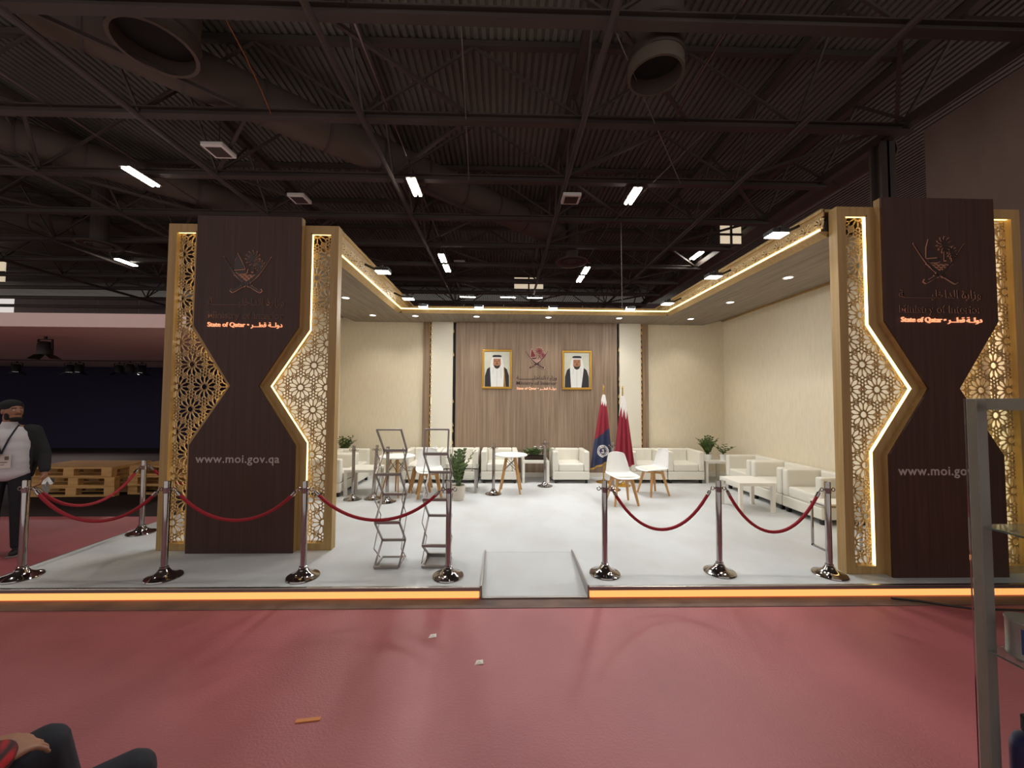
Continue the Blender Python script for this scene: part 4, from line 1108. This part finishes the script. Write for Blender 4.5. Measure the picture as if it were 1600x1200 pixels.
obj('jacket', blob(jk, .011, 3), JACK, PM, smooth=True, angle=180)
obj('cap', blob(hdi([('e', (.0, 0, HZ + .06), (.108, .09, .075)), ('e', (.002, 0, HZ + .035), (.11, .092, .03)), ('e', (-.035, 0, HZ + .01), (.078, .084, .06))]), .007, 2), CAPM, PM, smooth=True, angle=180)
obj('beard', blob(hdi([('e', (.085, 0, HZ - .088), (.045, .05, .034)), ('e', (.118, 0, HZ - .034), (.012, .03, .006))] + [('e', (.052, s * .058, HZ - .055), (.034, .014, .05)) for s in (-1, 1)]), .006, 2), HAIRM, PM, smooth=True, angle=180)
for s in (-1, 1):
    e = obj('eye', hdm(MB().lathe([(0, -.008), (.008, -.005), (.0095, 0), (.008, .005), (0, .008)], (.1115, s * .031, HZ + .014), n=10, cap=False)), EYEW, PM, smooth=True)
    obj('eyebrow', hdm(MB().bar((.122, s * .014, HZ + .038), (.112, s * .05, HZ + .036), .006, .007)), HAIRM, PM)
    obj('pupil', hdm(MB().lathe([(0, -.004), (.004, 0), (0, .004)], (.119, s * .030, HZ + .014), n=8, cap=False)), HAIRM, PM)
    shoe = blob([('c', (-.05, s * .108, .05), (.14, s * .12, .038), .047, .037), ('e', (-.02, s * .108, .08), (.055, .048, .04))], .008, 2)
    o = obj('shoe', shoe, SHOE, PM, smooth=True, angle=180)
    obj('sole', MB().box(-.1, .18, s * .114 - .046, s * .114 + .046, .0, .018), SOLE, o, bevel=.01)
for s in (-1, 1):
    obj('lanyard', MB().tube([(.03, s * .075, 1.47), (.10, s * .07, 1.42), (.155, s * .045, 1.32), (.168, s * .012, 1.2), (.17, s * .004, 1.16)], .009, 6), LANY, PM)
obj('name_badge', MB().box(.168, .174, -.07, .075, 1.0, 1.145), BADGE, PM)
o = obj('badge_print', MB().box(.174, .1755, -.055, -.01, 1.10, 1.125).box(.174, .1755, -.055, .05, 1.06, 1.07).box(.174, .1755, -.055, .03, 1.035, 1.042).box(.174, .1755, .03, .06, 1.09, 1.13), INK, PM)
t = thing('papers', 'white rolled papers and plastic bag held in the standing man\'s hand', 'paper', (-5.66, 4.60, 0), -1.0)
obj('sheet', MB().add([(.05, .33, .84), (.24, .36, .80), (.25, .36, .77), (.06, .33, .80), (.05, .30, .84), (.24, .33, .80)], [(0, 1, 2, 3), (0, 1, 5, 4)]).tube([(.02, .315, .835), (.22, .40, .80)], .016, 8), WHITEP, t)
obj('bag', blob([('e', (.11, .33, .735), (.105, .014, .10)), ('e', (.14, .33, .70), (.06, .014, .09))], .008, 2), mat('thin_plastic', rgb(190, 190, 190), .4, trans=.5), t, smooth=True)

# seated person in the near left corner
PLAID = mat('red_plaid', rgb(120, 22, 28), .85)
nt = PLAID.node_tree; b = nt.nodes['Principled BSDF']; tc = nt.nodes.new('ShaderNodeTexCoord')
w1 = nt.nodes.new('ShaderNodeTexWave'); w1.inputs['Scale'].default_value = 7; w1.bands_direction = 'X'; w2 = nt.nodes.new('ShaderNodeTexWave'); w2.inputs['Scale'].default_value = 7; w2.bands_direction = 'Z'
mx = nt.nodes.new('ShaderNodeMath'); mx.operation = 'MULTIPLY'; rp = nt.nodes.new('ShaderNodeValToRGB')
rp.color_ramp.elements[0].color = rgb(40, 24, 26); rp.color_ramp.elements[1].color = rgb(170, 24, 34); rp.color_ramp.elements[1].position = .5
nt.links.new(tc.outputs['Object'], w1.inputs[0]); nt.links.new(tc.outputs['Object'], w2.inputs[0]); nt.links.new(w1.outputs['Fac'], mx.inputs[0]); nt.links.new(w2.outputs['Fac'], mx.inputs[1]); nt.links.new(mx.outputs[0], rp.inputs[0]); nt.links.new(rp.outputs[0], b.inputs['Base Color'])
PS = thing('person', 'seated person in the lower left corner with black trousers and red plaid sleeve', 'person', (-1.63, 1.04, .02), radians(45))
KA, KB = (.51, -.085, .545), (.305, .235, .565)
HPA, HPB = (.02, -.09, .53), (.0, .09, .53)
AA, AB = (.50, -.10, .06), (.40, .27, .06)
bd = [('e', (-.06, .0, .56), (.14, .17, .11)), ('e', (-.10, .0, .78), (.12, .16, .2)), ('e', (-.08, .0, .98), (.12, .18, .15)), ('e', (-.07, .0, 1.09), (.09, .19, .06)),
      ('c', (-.06, .0, 1.1), (-.02, .0, 1.22), .055, .052), ('e', (.0, .0, 1.31), (.095, .075, .115)), ('e', (.03, .0, 1.25), (.06, .055, .055)), ('e', (.098, .0, 1.30), (.018, .013, .022)), ('e', (.08, .0, 1.255), (.014, .025, .009)),
      ('e', (0, .077, 1.3), (.02, .011, .03)), ('e', (0, -.077, 1.3), (.02, .011, .03)),
      ('c', HPA, KA, .078, .055), ('c', KA, AA, .055, .038), ('c', HPB, KB, .078, .055), ('c', KB, AB, .055, .038), ('c', AA, (AA[0] + .13, AA[1], .035), .036, .03), ('c', AB, (AB[0] + .13, AB[1] + .02, .035), .036, .03)]
S1, E1, W1 = (-.07, .19, 1.06), (-.04, .30, .79), (.16, .16, .695)
S2, E2, W2 = (-.07, -.19, 1.06), (.03, -.28, .77), (.20, .05, .69)
bd += [('c', S1, E1, .05, .04), ('c', E1, W1, .04, .027), ('c', S2, E2, .05, .04), ('c', E2, W2, .04, .027)]
bd += hand_items(W1, (.8, -.1, -.1), (-.1, -.9, .3), (.25, .1, -.9), 0) + hand_items(W2, (.7, .5, -.1), (-.5, .8, .2), (.3, 0, -.9), 0)
obj('body', blob(bd, .0065, 3), SKN, PS, smooth=True, angle=180)
tr = [('e', (-.06, 0, .55), (.155, .19, .12))]
for a, k, f in ((HPA, KA, AA), (HPB, KB, AB)): tr += [('c', a, k, .096, .072), ('c', k, (f[0], f[1], .12), .072, .058)]
obj('trousers', blob(tr, .01, 3), TROU, PS, smooth=True, angle=180)
jk = [('e', (-.10, 0, .76), (.145, .185, .22)), ('e', (-.08, 0, .98), (.14, .2, .17)), ('e', (-.07, 0, 1.09), (.105, .2, .07)), ('c', S1, E1, .068, .058), ('c', E1, (.150, .167, .699), .056, .044), ('c', S2, E2, .068, .058), ('c', E2, (.222, .068, .688), .058, .048)]
obj('plaid_shirt', blob(jk, .01, 3), PLAID, PS, smooth=True, angle=180)
obj('hair', blob([('e', (-.02, 0, 1.35), (.105, .088, .095))], .008, 2), HAIRM, PS, smooth=True, angle=180)
for a in (AA, AB): obj('shoe', blob([('c', (a[0] - .04, a[1], .05), (a[0] + .16, a[1], .04), .048, .038)], .008, 2), SHOE, PS, smooth=True, angle=180)
t = thing('stool', 'black stool under the seated person in the lower left corner', 'stool', (-1.72, .98, 0), radians(45))
obj('seat', MB().box(-.2, .2, -.2, .2, .40, .44), BLACKP, t, bevel=.01)
for sx in (-1, 1):
    for sy in (-1, 1): obj('leg', MB().bar((sx * .16, sy * .16, .40), (sx * .18, sy * .18, 0), .03), BLACKP, t)

# ------------------------------------------------------------------ glass display case, near right
DCF = mat('grey_case_frame', rgb(150, 140, 134), .45, .25)
t = thing('display_case', 'tall glass display case with grey frame in the near right corner', 'display case', (1.546, .46, 0))
cw, cd, chh = .62, .80, 1.812
for x in (0, cw - .040):
    for y in (0, cd - .055): obj('post', MB().box(x, x + .036, y + (.025 if y else 0), y + .055, 0, chh), DCF, t, bevel=.003)
for y in (0, cd - .04): obj('rail', MB().box(.055, cw - .055, y, y + .04, chh - .036, chh), DCF, t); obj('rail', MB().box(.055, cw - .055, y, y + .04, .0, .08), DCF, t)
for x in (0, cw - .04): obj('rail', MB().box(x, x + .04, .055, cd - .055, chh - .036, chh), DCF, t); obj('rail', MB().box(x, x + .04, .055, cd - .055, 0, .08), DCF, t)
GP = mat('case_glass', (.90, .95, .93, 1), .01, trans=1.0, ior=1.08)
obj('glass_pane', MB().box(-.006, -.001, .0, cd, .0, chh), GP, t); obj('glass_pane', MB().box(.0, cw, cd + .001, cd + .006, .0, chh), GP, t)
SHG = mat('shelf_glass', (.80, .90, .86, 1), .03, trans=.9, ior=1.2)
for z in (1.395, 1.005, .555):
    obj('glass_shelf', MB().box(.008, cw - .01, .01, cd - .01, z, z + .006), SHG, t)
    for y in (.06, cd - .075):
        for x in (.055, cw - .062): obj('shelf_pin', MB().box(x - .004, x + .012, y, y + .012, z - .008, z), ALU, t)
TIN = mat('tin_silver', rgb(170, 164, 160), .4, .5); BLUE = mat('blue_label', rgb(44, 70, 120), .5); NVB = mat('navy_bottle', rgb(30, 34, 84), .3); YEL = mat('yellow_label', rgb(190, 170, 80), .5)
t = thing('tin_can', 'silver tin with a blue label on the middle glass shelf', 'can', (1.640, 1.19, 1.0115))
obj('body', MB().lathe([(0, 0), (.052, 0), (.054, .004), (.052, .008), (.052, .105), (.054, .109), (.052, .113), (0, .111)], n=24, cap=False), TIN, t, smooth=True)
lm = MB(); n = 14; a0, a1 = radians(195), radians(268)
vs = [(.0528 * cos(a0 + (a1 - a0) * i / n), .0528 * sin(a0 + (a1 - a0) * i / n), z) for z in (.02, .095) for i in range(n + 1)]
lm.add(vs, [(i, i + 1, n + 2 + i, n + 1 + i) for i in range(n)]); obj('label', lm, BLUE, t)
t = thing('bottle', 'navy blue bottle with black cap on the lowest glass shelf', 'bottle', (1.640, 1.195, .5615))
obj('body', MB().lathe([(0, 0), (.048, 0), (.05, .006), (.05, .17), (.04, .2), (.022, .215), (.022, .225), (0, .225)], n=24, cap=False), NVB, t, smooth=True)
obj('cap', MB().lathe([(.025, .222), (.025, .262), (.02, .266), (0, .266)], n=16, cap=False), BLACKP, t, smooth=True)
vs = [(.0508 * cos(a0 + (a1 - a0) * i / n), .0508 * sin(a0 + (a1 - a0) * i / n), z) for z in (.03, .13) for i in range(n + 1)]
lm = MB().add(vs, [(i, i + 1, n + 2 + i, n + 1 + i) for i in range(n)]); obj('label', lm, YEL, t)

# ------------------------------------------------------------------ litter and cables on the floor
PAPER = mat('scrap_paper', rgb(220, 214, 206), .8); STRIPW = mat('orange_wood_strip', rgb(196, 120, 60), .6)
def P0(px, py, z=0):
    d = rr * ((px - 800) / FPX) - uu * ((py - 600) / FPX) + fw; k = (z - 1.8) / d.z; return Vector((0, 0, 1.8)) + d * k
tag(obj('wood_strip', MB().box(-.065, .065, -.012, .012, 0, .006), STRIPW, loc=(-1.075, 2.262, 0), rot=(0, 0, .13)), 'short orange wooden strip lying on the red floor', 'strip')
for (x, y), lb in (((-.15, 2.72), 'tiny white scrap on the red floor before the ramp'), ((-6.85, 5.78), 'white scrap on the red floor behind the standing man'), ((-.52, 3.02), 'small white scrap on the red floor left of the ramp')):
    tag(obj('paper_scrap', MB().add([(-.03, -.02, 0), (.03, -.015, .004), (.025, .02, .01), (-.02, .025, .002), (0, 0, .014)], [(0, 1, 4), (1, 2, 4), (2, 3, 4), (3, 0, 4)]), PAPER, loc=(x, y, .001)), lb, 'scrap')
tag(obj('floor_cable', MB().tube([(3.55, 3.52, .012), (3.75, 3.47, .012), (3.9, 3.40, .012), (4.1, 3.33, .012), (4.6, 3.30, .012)], .009, 6), BLACKP), 'thin dark cable lying along the platform front at the right', 'cable')
